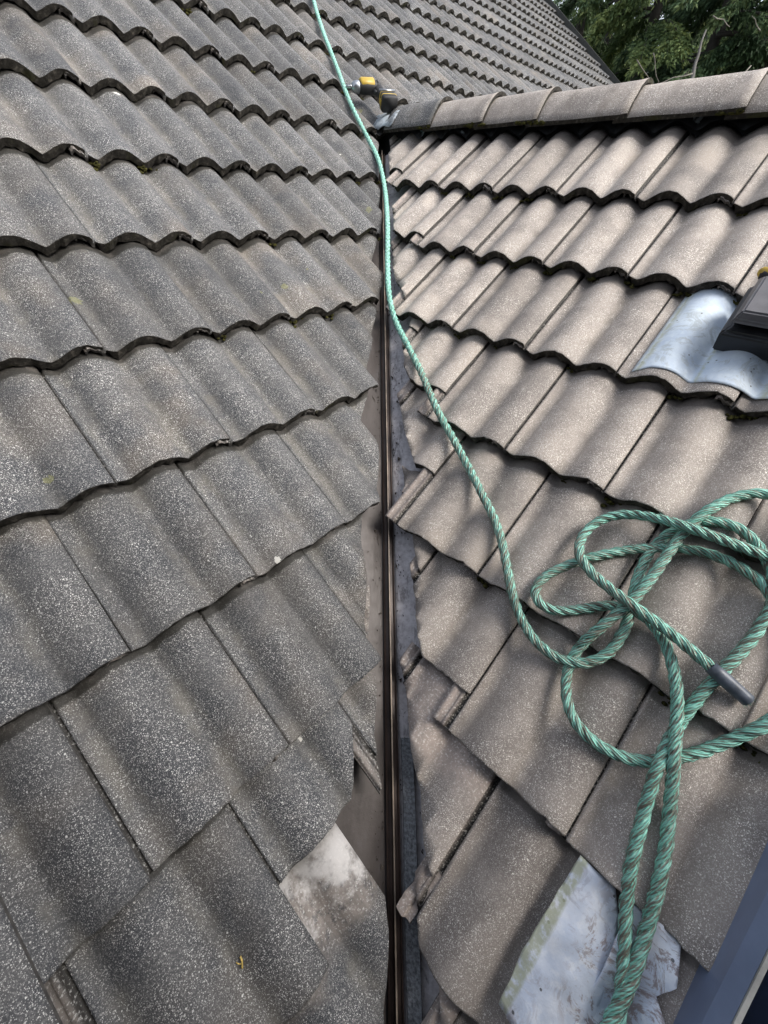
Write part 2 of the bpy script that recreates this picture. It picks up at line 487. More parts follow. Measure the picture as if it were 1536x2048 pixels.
def fin_tile(name, bm, top):
    me = bpy.data.meshes.new(name)
    bm.normal_update(); bm.to_mesh(me); bm.free()
    for m in (top, M_EDGE, M_SIDE): me.materials.append(m)
    return me
TILES = {k: [fin_tile('%s_roof_tile' % ('grey' if k == 'L' else 'brown'), tile_bm(s + 10*(k == 'R')), M_GREY if k == 'L' else M_BROWN) for s in range(6)] for k in 'LR'}

def tile_matrix(side, i, h, ds=0.0, jit=None, lift=0.0):
    a, b = AX[side]
    y = -b
    n = NRM[side]
    yt = (y*cos(TILT) - n*sin(TILT)); nt = (n*cos(TILT) + y*sin(TILT))
    o = P(side, U0[side] + .15*h, S0[side] + GAUGE[side]*i, 0.0) + yt*(-ds) + nt*lift
    M = frame(o, a, yt, nt)
    if jit:
        M = M @ Matrix.Translation((jit.uniform(-.0015, .0015), jit.uniform(-.005, .005), jit.uniform(-.002, .0012))) @ Matrix.Rotation(jit.uniform(-.006, .006), 4, 'Z') @ Matrix.Rotation(jit.uniform(-.005, .005), 4, 'X')
    return M

L_CUTS={
 (-4, 13):[(1.3031, -1.554, 1.1171, -1.2875)],
 (-4, 15):[(1.2831, -1.6196, 1.3571, -1.5824)],
 (-3, 11):[(1.0017, -1.2029, 0.7867, -0.9404)],
 (-3, 13):[(0.993, -1.2334, 1.0352, -1.2196)],
 (-2, 10):[(0.5494, -0.657, 0.4483, -0.5566)],
 (-2, 12):[(0.6607, -0.8324, 0.5418, -0.7217)],
 (-1, 7):[(0.365, -0.4724, 0.1152, -0.1849)],
 (-1, 9):[(0.4619, -0.5689, 0.2675, -0.3843)],
 (0, 6):[(-0.0782, 0.0461, -0.1918, 0.1874)],
 (0, 8):[(0.048, -0.1459, -0.0905, -0.0253)],
 (1, 5):[(-0.2584, 0.1905, -0.4495, 0.4358)],
 (2, 2):[(-0.6872, 0.6746, -0.7945, 0.8121)],
 (2, 4):[(-0.702, 0.765, -0.805, 0.9209)],
 (3, 1):[(-0.782, 0.9352, -0.9306, 1.1074)],
 (3, 3):[(-0.6927, 0.7578, -0.811, 0.9417)],
}
R_CUTS={
 (1, -8):[(-1.1907, -1.4773, -0.9692, -1.2008)],
 (2, -5):[(-0.775, -0.9874, -0.6778, -0.8812)],
 (3, -4):[(-0.5987, -0.7539, -0.476, -0.6223), (-0.476, -0.6223, -0.2831, -0.4795)],
 (4, -3):[(-0.213, -0.3777, -0.2021, -0.3433)],
 (4, -1):[(-0.1811, -0.2995, -0.1044, -0.2171), (-0.1044, -0.2171, -0.0335, -0.1663)],
 (5, 0):[(-0.0378, -0.0751, 0.0881, 0.0258), (0.0881, 0.0258, 0.2249, 0.1478)],
 (6, 1):[(0.317, 0.296, 0.3933, 0.3683), (0.3933, 0.3683, 0.4576, 0.4165)],
 (6, 3):[(0.4, 0.4079, 0.4879, 0.4945), (0.4879, 0.4945, 0.5776, 0.5817)],
 (7, 4):[(0.5366, 0.6738, 0.655, 0.776), (0.655, 0.776, 0.8363, 0.9086), (0.8363, 0.9086, 0.8971, 0.9642)],
 (8, 5):[(0.8717, 0.9421, 1.0072, 1.1006)],
}
for k_ in ((-3, 13), (-4, 15)): del L_CUTS[k_]
SH = [(0.8542, 0.9744), (0.2260, 0.1951)]
def cut_tile(bm, M, side, lines):
    Mi = M.inverted()
    a, b = AX[side]
    for (u1, s1, u2, s2) in lines:
        p1 = Mi @ P(side, u1, s1, -.015); p2 = Mi @ P(side, u2, s2, -.015)
        dvec = Vector((p2.x - p1.x, p2.y - p1.y, 0)).normalized()
        no = Vector((dvec.y, -dvec.x, 0))
        # outer side = toward the valley
        w = (M.to_3x3() @ no)
        if (w.x if side == 'L' else -w.x) < 0: no = -no
        r = bmesh.ops.bisect_plane(bm, geom=bm.verts[:] + bm.edges[:] + bm.faces[:], plane_co=(p1.x, p1.y, 0), plane_no=no, clear_outer=True, dist=1e-6)
        es = [e for e in bm.edges if e.is_boundary]
        if es:
            f = bmesh.ops.holes_fill(bm, edges=es, sides=0)['faces']
            for x in f: x.material_index = 2; x.smooth = False
            bmesh.ops.triangulate(bm, faces=f)
        # ragged saw cut
        for v in {v for f in bm.faces if f.material_index == 2 for v in f.verts}:
            if abs((v.co - Vector((p1.x, p1.y, 0))).dot(no)) < 1e-4:
                k = noise.noise(Vector((v.co.y*60, v.co.x*60, u1*9)))*.0025
                v.co += no*k
DS = {'L': {(2, 2): -.17, (3, 1): -.105, (3, 3): -.215, (2, 4): -.115},
      'R': {(1, -8): -.10, (2, -5): -.051, (3, -4): -.037, (4, -3): -.333, (4, -1): -.108, (5, 0): -.20, (6, 1): -.26, (6, 3): -.10, (7, 4): -.06, (8, 5): -.1}}
BARE = {'L': {(3, 1): .19, (3, 3): .36, (2, 4): .20, (1, 5): .06, (2, 2): .10}, 'R': {(7, 4): .20, (5, 0): .16, (6, 3): .12, (8, 5): .3, (4, -1): .1, (4, -3): .4}}
SHORT = {('R', 4, -3): .20, ('R', 6, 1): .30}
MISSING = {('L', 2, -2)}
L_CUTS[(2, 4)] = [(-.418, .43, -.507, .548)]
def hv(side, i):
    s = S0[side] + GAUGE[side]*i
    return ((-cp*s if side == 'L' else cp*s) - U0[side]) / .15
RIDGE_PX = [(770, 228), (890, 205), (1003, 195), (1110, 187), (1290, 170), (1600, 140)]
def ridge_line(x):
    for (x0, y0), (x1, y1) in zip(RIDGE_PX, RIDGE_PX[1:]):
        if x <= x1: return y0 + (y1-y0)*(x-x0)/(x1-x0)
    return 140
def tile_px(side, i, h):
    out = []
    for du, dsv in ((-.3, -GAUGE[side]), (0, -GAUGE[side]), (0, 0), (-.3, 0)):
        p = px(P(side, U0[side] + .15*h + du, S0[side] + GAUGE[side]*i + dsv))
        out.append(p)
    return out
def inside(pp, m):
    pp = [p for p in pp if p]
    if not pp: return False
    xs = [p[0] for p in pp]; ys = [p[1] for p in pp]
    return max(xs) > -m and min(xs) < 1536 + m and max(ys) > -m and min(ys) < 2048 + m
shown, margin = {'L': {}, 'R': {}}, []
for side in 'LR':
    for i in range(-22, 5) if side == 'L' else range(1, 10):
        par = i % 2 if side == 'L' else (i+1) % 2
        row = []
        for h in range(-14, 80):
            if h % 2 != par or (side, i, h) in MISSING: continue
            ur = U0[side] + .15*h
            if side == 'L' and ur > VERGE_U: continue
            v = hv(side, i)
            if side == 'L' and i >= -4 and h > v + 3.2: continue
            if side == 'R' and h < v - (.2 if i not in (1, 4, 6) else .4) and (i, h) not in DS['R']: continue
            if side == 'R' and ur > 3.2: continue
            pp = tile_px(side, i, h)
            if not inside(pp, 260): continue
            good = inside(pp, 2) and all(p for p in pp)
            if not good and inside(pp, 2): good = True
            if side == 'L' and i <= -5:
                c = [p for p in pp if p]
                beyond = all(p[1] > ridge_line(p[0]) + 1 and p[0] > 775 for p in c)
                far = all(p[1] > ridge_line(p[0]) + 90 and p[0] > 775 for p in c)
                if far: continue
                if beyond: good = False
            row.append((h, good))
        shown[side][i] = row
grp = {'L': 'grey tiles of the larger roof slope', 'R': 'brown tiles of the smaller roof slope'}
last_i = {s: max(i for i, r in shown[s].items() if any(g for _, g in r)) for s in 'LR'}
tiles = {}
for side in 'LR':
    for i, row in shown[side].items():
        vis = [h for h, g in row if g]
        vis_sorted = sorted(vis, reverse=(side == 'L'))
        for h, good in row:
            rj = random.Random(i*1000 + h*7 + (side == 'R')*50000)
            ds = DS[side].get((i, h), 0)
            M = tile_matrix(side, i, h, ds, rj if ds == 0 else None)
            if (side, i, h) == ('R', 7, 4): M = M @ Matrix.Translation((-.011, 0, .006))
            if not good:
                margin.append((side, M, rj.randrange(6))); continue
            v = hv(side, i)
            cuts = (L_CUTS if side == 'L' else R_CUTS).get((i, h))
            near_valley = (side == 'L' and i >= -4 and h > v - .1) or (side == 'R' and h - 2 < v + .1)
            if cuts is None and near_valley:
                off = .006 + .01*rj.random()
                if side == 'L':
                    if h > v + .1: cuts = [(cp*1.0 - off/q, -1.0, -cp*1.0 - off/q, 1.0)]
                else:
                    cuts = [(-cp*1.0 + (off+.02)/q, -1.0, cp*1.0 + (off+.02)/q, 1.0)]
            me = TILES[side][rj.randrange(6)]
            top = M_GREY if side == 'L' else M_BROWN
            if cuts or (side, i, h) in SHORT:
                bm = tile_bm(i*31 + h, SHORT.get((side, i, h), LEN))
                if cuts: cut_tile(bm, M, side, cuts)
                if not bm.faces: bm.free(); continue
                me = fin_tile('cut_roof_tile', bm, top)
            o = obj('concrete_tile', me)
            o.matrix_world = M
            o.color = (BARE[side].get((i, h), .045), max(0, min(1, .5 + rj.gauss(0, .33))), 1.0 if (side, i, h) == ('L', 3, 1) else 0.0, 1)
            k = last_i[side] - i + 1
            m = vis_sorted.index(h) + 1
            colr = 'grey' if side == 'L' else 'brown'
            desc = 'wavy roof tile'
            if cuts and near_valley: desc = 'cut roof tile'
            where = 'out from the valley'
            if side == 'L' and i <= -5:
                where = 'from the ridge caps' if max(vis) < 74 else 'from the far verge'
            lab = '%s %s, %s course from the bottom, %s %s' % (colr, desc, ORD[k], ORD[m], where)
            if (side, i, h) == ('L', 3, 1): lab = 'bare tile head with chalky white bloom, beside the valley metal in the bottom course'
            if (side, i, h) == ('L', 2, 2): lab = 'grey tile pushed up its course, just above the chalky white bare one'
            if (side, i, h) == ('R', 7, 4): lab = 'brown tile with bare pinkish grooved head uncovered beside the valley metal'
            tag(o, lab, 'roof tile', grp[side])
            tiles[(side, i, h)] = o
# the tiles just outside the picture
if margin:
    bm = bmesh.new()
    for side, M, k in margin:
        me = TILES[side][k].copy(); me.transform(M)
        n0 = len(bm.faces)
        bm.from_mesh(me)
        bm.faces.ensure_lookup_table()
        if side == 'R':
            for f in bm.faces[n0:]:
                if f.material_index == 0: f.material_index = 3
        bpy.data.meshes.remove(me)
    me = bpy.data.meshes.new('roof_tiles'); bm.to_mesh(me); bm.free()
    for m in (M_GREY, M_EDGE, M_SIDE, M_BROWN): me.materials.append(m)
    o = obj('roof_tiles', me); o.color = (.045, .5, 0, 1)
    tag(o, 'weathered roof tiling continuing past the courses beside the photo', 'roof tiles', None, 'stuff')
# the missing tile lies loose on the course above its hole
Ml = tile_matrix('L', 2, -2, -.16, None, .052) @ Matrix.Rotation(radians(-1.2), 4, 'Z') @ Matrix.Translation((-.014, 0, 0))
lo = obj('concrete_tile', fin_tile('loose_roof_tile', tile_bm(404), M_GREY)); lo.matrix_world = Ml
lo.color = (.03, .3, 0, 1)
tag(lo, 'loose grey tile laid over the others in the bottom left corner beside a hole', 'roof tile', grp['L'])

# broken pieces wedged beside the valley metal
def shard(label, c, ang, size, seed, top):
    rr = random.Random(seed)
    bm = bmesh.new()
    box(bm, (-size[0]/2, -size[1]/2, -size[2]/2), (size[0]/2, size[1]/2, size[2]/2))
    bmesh.ops.subdivide_edges(bm, edges=bm.edges[:], cuts=5, use_grid_fill=True)
    for v in bm.verts:
        n = noise.noise(v.co*55 + Vector((seed, 0, 0)))
        v.co += Vector((n*.004, noise.noise(v.co*40 + Vector((0, seed, 0)))*.006, noise.noise(v.co*70 + Vector((0, 0, seed)))*.002))
        if v.co.z > 0 and v.co.x > size[0]*.1: v.co.z -= .008
    for f in bm.faces: f.material_index = 0 if f.normal.z > .5 else 1
    me = mesh_from('tile_shard', bm, False)
    for m in (top, M_SIDE): me.materials.append(m)
    o = obj('tile_shard', me)
    o.matrix_world = frame(c, AX['R'][0], -AX['R'][1], RN) @ Matrix.Rotation(ang, 4, 'Z') @ Matrix.Rotation(rr.uniform(-.06, .1), 4, 'Y')
    o.color = (.9, .8, 0, 1)
    tag(o, label, 'tile shard')
shard('pale grooved tile shard wedged right of the valley metal near the bottom', P('R', 1.005*.0 + SH[0][0], SH[0][1], -.040), -.05, (.040, .115, .014), 3, M_BROWN)
shard('small square tile shard lying beside the valley metal above the first brown overlap', P('R', SH[1][0], SH[1][1], -.046), .15, (.030, .036, .012), 8, M_BROWN)

# moss under the butts
def blob(seed, r):
    rr = random.Random(seed + 900)
    bm = bmesh.new()
    for k in range(14):
        c = Vector((rr.gauss(0, r*1.5), rr.gauss(0, r*.30), rr.gauss(0, r*.22)))
        rad = r*rr.uniform(.16, .52)
        s0_ = len(bm.verts)
        bmesh.ops.create_icosphere(bm, subdivisions=2, radius=rad)
        bm.verts.ensure_lookup_table()
        for v in bm.verts[s0_:]:
            n = v.co.normalized()
            v.co = c + Vector((v.co.x*1.3, v.co.y, v.co.z*.8))*(1 + .5*noise.noise(n*3 + Vector((seed*3.3, k, 0))) + .35*noise.noise(n*9 + Vector((seed, k, 5))))
    me = mesh_from('moss', bm); me.materials.append(M_MOSS)
    return me
MOSS = [blob(k, .0105 + .002*k) for k in range(4)]
rm = random.Random(21)
for (side, i, h), o in tiles.items():
    if (side == 'R' and i <= 5 and rm.random() < .8) or (side == 'L' and -7 <= i <= 0 and rm.random() < .35):
        for xx in ([-.27, -.12] if rm.random() < .4 else [rm.choice([-.27, -.12])]):
            if (L_CUTS if side == 'L' else R_CUTS).get((i, h)): continue
            if side == 'R' and h - 2 < hv(side, i) + .6: continue
            mo = obj('moss', MOSS[rm.randrange(4)], o)
            mo.location = (xx + rm.uniform(-.02, .02), -.002 - rm.random()*.004, -AMP - .020 + rm.uniform(-.003, .004))
            mo.scale = [rm.uniform(.45, 1.05)]*3
            mo.rotation_euler = (0, 0, rm.uniform(-.5, .5))

# ------------------------------------------------------------------ valley gutter
vd = Vector((0, 1, sp*0 + math.tan(PITCH)*q)).normalized()     # up the valley
vx = Vector((1, 0, 0)); vz = vx.cross(vd)
Y0, Y1 = -1.75, 1.83
Vo = Vector((0, 0, -.118))
MV = frame(Vo, vx, vd, vz)
valley = empty('valley_gutter', MV)
tag(valley, 'narrow brown metal valley gutter with a raised centre rib between the two slopes', 'gutter')
slope = math.tan(PITCH)*q * vd.dot(Vector((0, 1, 0)))     # rise of the sheet away from the centre
NV = 90
y0, y1 = Y0/vd.y, Y1/vd.y
def vsheet(name, prof, mat, smooth=False, wob=.0008, ya=y0, yb=y1, nv=NV):
    bm = bmesh.new(); rows = []
    for k in range(nv+1):
        y = ya + (yb-ya)*k/nv
        rows.append([bm.verts.new((x + wob*noise.noise(Vector((y*4, x*30, 2))), y, z + wob*noise.noise(Vector((y*5, x*20, 9))))) for x, z in prof])
    for r1, r2 in zip(rows, rows[1:]):
        for k in range(len(prof)-1): bm.faces.new((r1[k], r1[k+1], r2[k+1], r2[k]))
    return obj(name, mesh_from(name, bm, smooth), valley, mat)
sl = abs(RN.x / RN.dot(vz)) if RN.dot(vz) else .5
sl = abs((LN.dot(vx)) / (LN.dot(vz)))
vsheet('sheet', [(-.22, .22*sl), (-.12, .12*sl), (-.05, .05*sl), (-.021, .021*sl), (-.020, .021*sl-.004), (.020, .021*sl-.004), (.021, .021*sl), (.06, .06*sl), (.12, .12*sl), (.22, .22*sl)], M_VALLEY, wob=.0016)
vsheet('rib', [(-.0175, .002), (-.0165, .016), (-.0135, .018), (-.0125, .012), (-.004, .014), (-.0022, .032), (.0022, .032), (.004, .014), (.0125, .012), (.0135, .018), (.0165, .016), (.0175, .002)], M_RIB, wob=.0006)
vsheet('rib_edge', [(-.0017, .0322), (-.0014, .034), (.0014, .034), (.0017, .0322)], M_RIBTOP, wob=.0006)
fe = [(.022, .020), (.024, .028), (.052, .044), (.054, .036)]
vsheet('felt_strip', fe, M_FELT, wob=.003, ya=-1.62/vd.y, yb=-.86/vd.y, nv=40)

rd = random.Random(77)
bm = bmesh.new()
for k in range(620):
    y = rd.uniform(y0, y1 - .3); side_ = rd.choice((-1, 1)); x = side_*abs(rd.gauss(.03, .02))
    if abs(x) < .021: x = side_*rd.uniform(.0215, .03)
    r = rd.uniform(.0010, .0030)*(2.2 if rd.random() < .12 else 1)
    c = Vector((x, y, abs(x)*sl + r*.4))
    vs = [bm.verts.new(c + Vector((rd.uniform(-1, 1), rd.uniform(-1.5, 1.5), rd.uniform(-.2, 1)))*r) for _ in range(6)]
    bmesh.ops.convex_hull(bm, input=vs)
for k in range(26):
    y = rd.uniform(y0 + .3, y1 - .4); side_ = rd.choice((-1, 1)); x = side_*rd.uniform(.024, .05)
    p = Vector((x, y, abs(x)*sl + .002)); a_ = rd.uniform(-.5, .5); l_ = rd.uniform(.012, .035)
    tube(bm, [p + Vector((sin(a_), cos(a_), 0))*(l_*j/3) + Vector((.002*sin(j*2), 0, .001*j)) for j in range(4)], .0008, 4)
db = obj('valley_grit', mesh_from('valley_grit', bm, False), None, simple('grit', (.055, .045, .036), .95, var=.7, scale=90))
db.matrix_world = MV
tag(db, 'dark grit, tile crumbs and needle litter lying along the valley metal', 'grit', None, 'stuff')

# ------------------------------------------------------------------ ridge caps
def cap_prof(sc=1.0, th=0.0):
    pts = []
    for k in range(19):
        a = -1 + 2*k/18
        x = .142*a
        z = .113*(1 - abs(a)**2.15) if abs(a) < 1 else 0
        pts.append((x*sc*(1 - th*4), z*sc - th))
    return pts
ends = [-1.285, -.945, -.625, -.343, .047, .44, .84, 1.25]
for k in range(len(ends)-1):
    u0_, u1_ = ends[k] - (.055 if k else 0), ends[k+1]
    L_ = u1_ - u0_
    rr = random.Random(k)
    bm = bmesh.new(); T, B = [], []
    ns = 12
    for j in range(ns+1):
        t = j/ns
        x = L_*t
        sc = .965 + .06*t
        lift = .004 + .012*t
        lip = .003 if t > .93 else 0
        T.append([bm.verts.new((x + (.004*noise.noise(Vector((p[0]*60, k, 0))) if j in (0, ns) else 0), p[0], p[1] + lift + lip + .002*noise.noise(Vector((x*9, p[0]*12, k))))) for p in cap_prof(sc)])
        B.append([bm.verts.new((x + (.003*noise.noise(Vector((p[0]*50, k, 3))) if j in (0, ns) else 0), p[0], p[1] + lift + lip)) for p in cap_prof(sc, .013)])
    n = len(T[0])
    for j in range(ns):
        for m in range(n-1):
            f = bm.faces.new((T[j][m], T[j+1][m], T[j+1][m+1], T[j][m+1])); f.smooth = True
            f = bm.faces.new((B[j][m+1], B[j+1][m+1], B[j+1][m], B[j][m])); f.material_index = 2
        for m in (0, n-1):
            f = bm.faces.new((T[j][m], B[j][m], B[j+1][m], T[j+1][m])); f.material_index = 1
    for m in range(n-1):
        f = bm.faces.new((T[0][m], T[0][m+1], B[0][m+1], B[0][m])); f.material_index = 2
        f = bm.faces.new((T[-1][m+1], T[-1][m], B[-1][m], B[-1][m+1])); f.material_index = 1
    bmesh.ops.recalc_face_normals(bm, faces=bm.faces)
    me = bpy.data.meshes.new('ridge_cap'); bm.to_mesh(me); bm.free()
    for m in (M_BROWN if k else M_GREY, M_EDGE, M_SIDE): me.materials.append(m)
    o = obj('ridge_tile', me)
    o.matrix_world = frame(ridge_pt(u0_, RID_Y, RID_Z - .012), Xh, Yh, Vector((0, 0, 1))) @ Matrix.Rotation(rr.uniform(-.008, .008), 4, 'Z') @ Matrix.Rotation(rr.uniform(-.012, .012), 4, 'X')
    o.color = (.02, .45, 0, 1)
    lab = ['dark grey rounded ridge cap at the valley end, beside the yellow drill'] + ['brown rounded ridge cap, %s along from the drill end' % ORD[m] for m in range(2, 9)]
    tag(o, lab[k], 'ridge cap', 'ridge caps')
    if k < 6 and k != 3:
        mo = obj('moss', MOSS[k % 4], o)
        mo.location = (L_ - .035, -.138, .006); mo.scale = (2.0, 1.0, 1.3)
# ridge flashing roll tucked under the caps, pressed into the rolls
bm = bmesh.new(); rows = []
for j, s in enumerate([-1.66, -1.62, -1.595, -1.572]):
    r = []
    for k in range(381):
        u = -1.16 + k*.01*.85
        nn = roll(u - U0['R']) - .004
        if j < 3: nn = nn*(.5 + .2*j) + .012
        nn += .006*noise.noise(Vector((u*35, s*60, 1))) + .007
        r.append(bm.verts.new(P('R', u, s + (.012*noise.noise(Vector((u*14, 4, 0))) if j == 3 else 0), nn - .022)))
    rows.append(r)
for r1, r2 in zip(rows, rows[1:]):
    for k in range(len(r1)-1): bm.faces.new((r1[k], r2[k], r2[k+1], r1[k+1]))
o = obj('ridge_flashing', mesh_from('ridge_flashing', bm), None, M_ROLL)
tag(o, 'crumpled silvery flashing strip showing in the gaps under the ridge caps', 'flashing')

# lead saddle where ridge and valley meet
bm = bmesh.new(); rows = []
for j in range(13):
    r = []
    for k in range(13):
        a, b = j/12, k/12
        u = -1.43 + .21*a; y = RID_Y - .14 + .22*b
        z = RID_Z + .075*(1 - (2*b-1)**2) + .012 + .018*noise.noise(Vector((a*5, b*5, 3))) + .008*noise.noise(Vector((a*13, b*13, 1)))
        z += -.03*(1-a)
        r.append(bm.verts.new(ridge_pt(u, y, z)))
    rows.append(r)
for r1, r2 in zip(rows, rows[1:]):
    for k in range(12): bm.faces.new((r1[k], r2[k], r2[k+1], r1[k+1]))
o = obj('lead_saddle', mesh_from('lead_saddle', bm), None, M_LEADD)
so = o.modifiers.new('th', 'SOLIDIFY'); so.thickness = .003
tag(o, 'crumpled grey lead patch where the ridge meets the valley, below the drill', 'lead patch')

# verge trim along the far end of the larger slope
bm = bmesh.new()
cs = [(-.02, -.055), (-.02, .030), (.02, .034), (.02, -.17), (.005, -.17), (.005, -.055)]
r = [[P('L', VERGE_U + x, s, z) for x, z in cs] for s in (-8.4, -1.0)]
loft(bm, r)
bmesh.ops.recalc_face_normals(bm, faces=bm.faces)
o = obj('verge_trim', mesh_from('verge_trim', bm, False), None, simple('verge_metal', (.05, .05, .045), .5, .2))
tag(o, 'dark metal verge trim along the far end of the grey slope, against the trees', 'verge trim')

# ------------------------------------------------------------------ green rope
ROPE_LIST = None
ROPE= [(-0.5076, 3.1158, 1.7416),(-0.4419, 2.7324, 1.5282),(-0.3693, 2.4421, 1.3494),(-0.2758, 2.1555, 1.1638),(-0.1865, 1.8714, 0.9808),(-0.0859, 1.6744, 0.8282),(-0.0263, 1.4924, 0.7312),(0.0072, 1.3063, 0.61),(0.0126, 0.9681, 0.4844),(0.0089, 0.7389, 0.3728),(0.0117, 0.531, 0.2745),(0.0353, 0.4288, 0.204),(0.0772, 0.2671, 0.1558),(0.1215, 0.096, 0.1047),(0.1549, -0.0624, 0.0544),(0.202, -0.1647, -0.0009),(0.2394, -0.2966, -0.0389),(0.2673, -0.4042, -0.0711),(0.2884, -0.4859, -0.0955),(0.294, -0.5707, -0.1273),(0.2937, -0.6596, -0.1633),(0.3128, -0.7158, -0.2113),(0.3406, -0.7777, -0.225),(0.375, -0.8276, -0.2184),(0.4211, -0.8461, -0.204),(0.4654, -0.8388, -0.1897),(0.491, -0.8237, -0.1499),(0.5212, -0.7812, -0.1206),(0.565, -0.693, -0.0675),(0.6059, -0.645, -0.0316),(0.6589, -0.611, 0.0034),(0.6902, -0.6237, 0.0439),(0.7238, -0.6284, 0.0556),(0.762, -0.6545, 0.0604),(0.7797, -0.6864, 0.0547),(0.7958, -0.7271, 0.0246),(0.7972, -0.7814, 0.0097),(0.773, -0.8193, -0.0249),(0.7477, -0.838, -0.0522),(0.7037, -0.8753, -0.085),(0.6551, -0.9045, -0.1164),(0.6226, -0.9239, -0.1372),(0.5849, -0.949, -0.1625),(0.5744, -0.9642, -0.2059),(0.5268, -1.0023, -0.2212),(0.5015, -1.0287, -0.2291),(0.4863, -1.0499, -0.2503),(0.4664, -1.0922, -0.2945),(0.442, -1.1307, -0.3263),(0.4189, -1.1692, -0.3511),(0.4134, -1.2039, -0.3971),(0.3979, -1.2529, -0.4199),(0.3834, -1.2931, -0.4387),(0.3584, -1.3457, -0.47),(0.342, -1.3772, -0.4892),(0.3124, -1.3767, -0.501),(0.3423, -1.3452, -0.473),(0.3677, -1.3257, -0.4517),(0.3973, -1.2938, -0.4302),(0.4266, -1.2545, -0.409),(0.4479, -1.2098, -0.3558),(0.4715, -1.1737, -0.3317),(0.4921, -1.1357, -0.3081),(0.5112, -1.0828, -0.2727),(0.5192, -1.0542, -0.2387),(0.5191, -1.0331, -0.2174),(0.5306, -1.0092, -0.2031),(0.5451, -0.9828, -0.1931),(0.5633, -0.9497, -0.1821),(0.5599, -0.9289, -0.1549),(0.5713, -0.8976, -0.1473),(0.575, -0.8679, -0.1339),(0.5744, -0.842, -0.1237),(0.5676, -0.8157, -0.1126),(0.5558, -0.7884, -0.1032),(0.5321, -0.7599, -0.1012),(0.5001, -0.745, -0.1113),(0.4692, -0.7369, -0.1237),(0.4261, -0.7401, -0.1423),(0.3851, -0.7361, -0.1573),(0.356, -0.7181, -0.1618),(0.3426, -0.6954, -0.158),(0.3413, -0.6726, -0.1493),(0.3579, -0.6526, -0.1346),(0.3906, -0.639, -0.116),(0.4343, -0.6321, -0.0956),(0.479, -0.6281, -0.076),(0.5343, -0.6273, -0.0534),(0.5847, -0.6353, -0.0363),(0.6333, -0.6442, -0.0203),(0.6783, -0.6617, -0.0092),(0.7139, -0.6811, -0.0027),(0.7415, -0.7069, -0.002),(0.7686, -0.7395, -0.0042),(0.7823, -0.7715, -0.0116),(0.7898, -0.8321, -0.033),(0.7749, -0.9197, -0.0742),(0.7325, -0.9782, -0.1148),(0.6871, -1.003, -0.1431),(0.6689, -1.0048, -0.1512),(0.6547, -1.0045, -0.1898),(0.6088, -1.0159, -0.2129),(0.5652, -1.0223, -0.233),(0.5219, -1.0234, -0.2509),(0.4855, -1.0223, -0.2652),(0.4534, -1.0099, -0.2731),(0.4234, -0.9892, -0.2768),(0.3982, -0.9659, -0.2776),(0.3821, -0.9406, -0.2738),(0.3746, -0.9093, -0.2643),(0.3766, -0.8785, -0.2511),(0.3867, -0.848, -0.2348),(0.4014, -0.8206, -0.2178),(0.4219, -0.8009, -0.2016),(0.4318, -0.801, -0.1549),(0.4664, -0.7863, -0.119),(0.4987, -0.7752, -0.0919),(0.5347, -0.7532, -0.0686),(0.5706, -0.7245, -0.0457),(0.604, -0.6918, -0.0192),(0.6425, -0.6573, 0.0102),(0.6747, -0.6309, 0.0339),(0.6852, -0.6311, 0.0646),(0.7349, -0.6053, 0.0789),(0.7777, -0.591, 0.0923),(0.8123, -0.5923, 0.1057),(0.8417, -0.6022, 0.1136),(0.8785, -0.6328, 0.1161),(0.8437, -0.7332, 0.0874),(0.8045, -0.7514, 0.0376),(0.7864, -0.7318, 0.0382),(0.7514, -0.7103, 0.0392),(0.7064, -0.6892, 0.0457),(0.6649, -0.6613, 0.0498),(0.6375, -0.6351, 0.0461),(0.6163, -0.5957, 0.0309),(0.5923, -0.5582, 0.0106),(0.5578, -0.5395, -0.0053),(0.5207, -0.5416, -0.0243),(0.4897, -0.5591, -0.0439),(0.4646, -0.5868, -0.0587),(0.4476, -0.6169, -0.0648),(0.4457, -0.6488, -0.0656),(0.4585, -0.6752, -0.0775),(0.4791, -0.723, -0.0756),(0.4931, -0.7762, -0.0625),(0.5249, -0.7957, -0.0736),(0.5568, -0.8264, -0.0859),(0.5821, -0.8514, -0.0923),(0.6043, -0.8882, -0.0981),(0.6219, -0.914, -0.1046),(0.6302, -0.9228, -0.108),(0.651, -0.9414, -0.12),(0.6703, -0.9607, -0.1297)]
def catmull(pts, step):
    out = []
    pts = [pts[0]*2 - pts[1]] + pts + [pts[-1]*2 - pts[-2]]
    for a, b, c, d in zip(pts, pts[1:], pts[2:], pts[3:]):
        n = max(2, int((c-b).length/step))
        for k in range(n):
            t = k/n
            out.append(.5*((2*b) + (c-a)*t + (2*a-5*b+4*c-d)*t*t + (3*b-a-3*c+d)*t**3))
    out.append(pts[-2])
    return out
rp = [Vector(p) for p in ROPE]
path = catmull(rp, .02)
for _ in range(6):
    path = [path[0]] + [a*.25 + b*.5 + c*.25 for a, b, c in zip(path, path[1:], path[2:])] + [path[-1]]
path = catmull(path, .004)
arc = [0.0]
for a, b in zip(path, path[1:]): arc.append(arc[-1] + (b-a).length)
LAY, RO, RS = .084, .0046, .0079
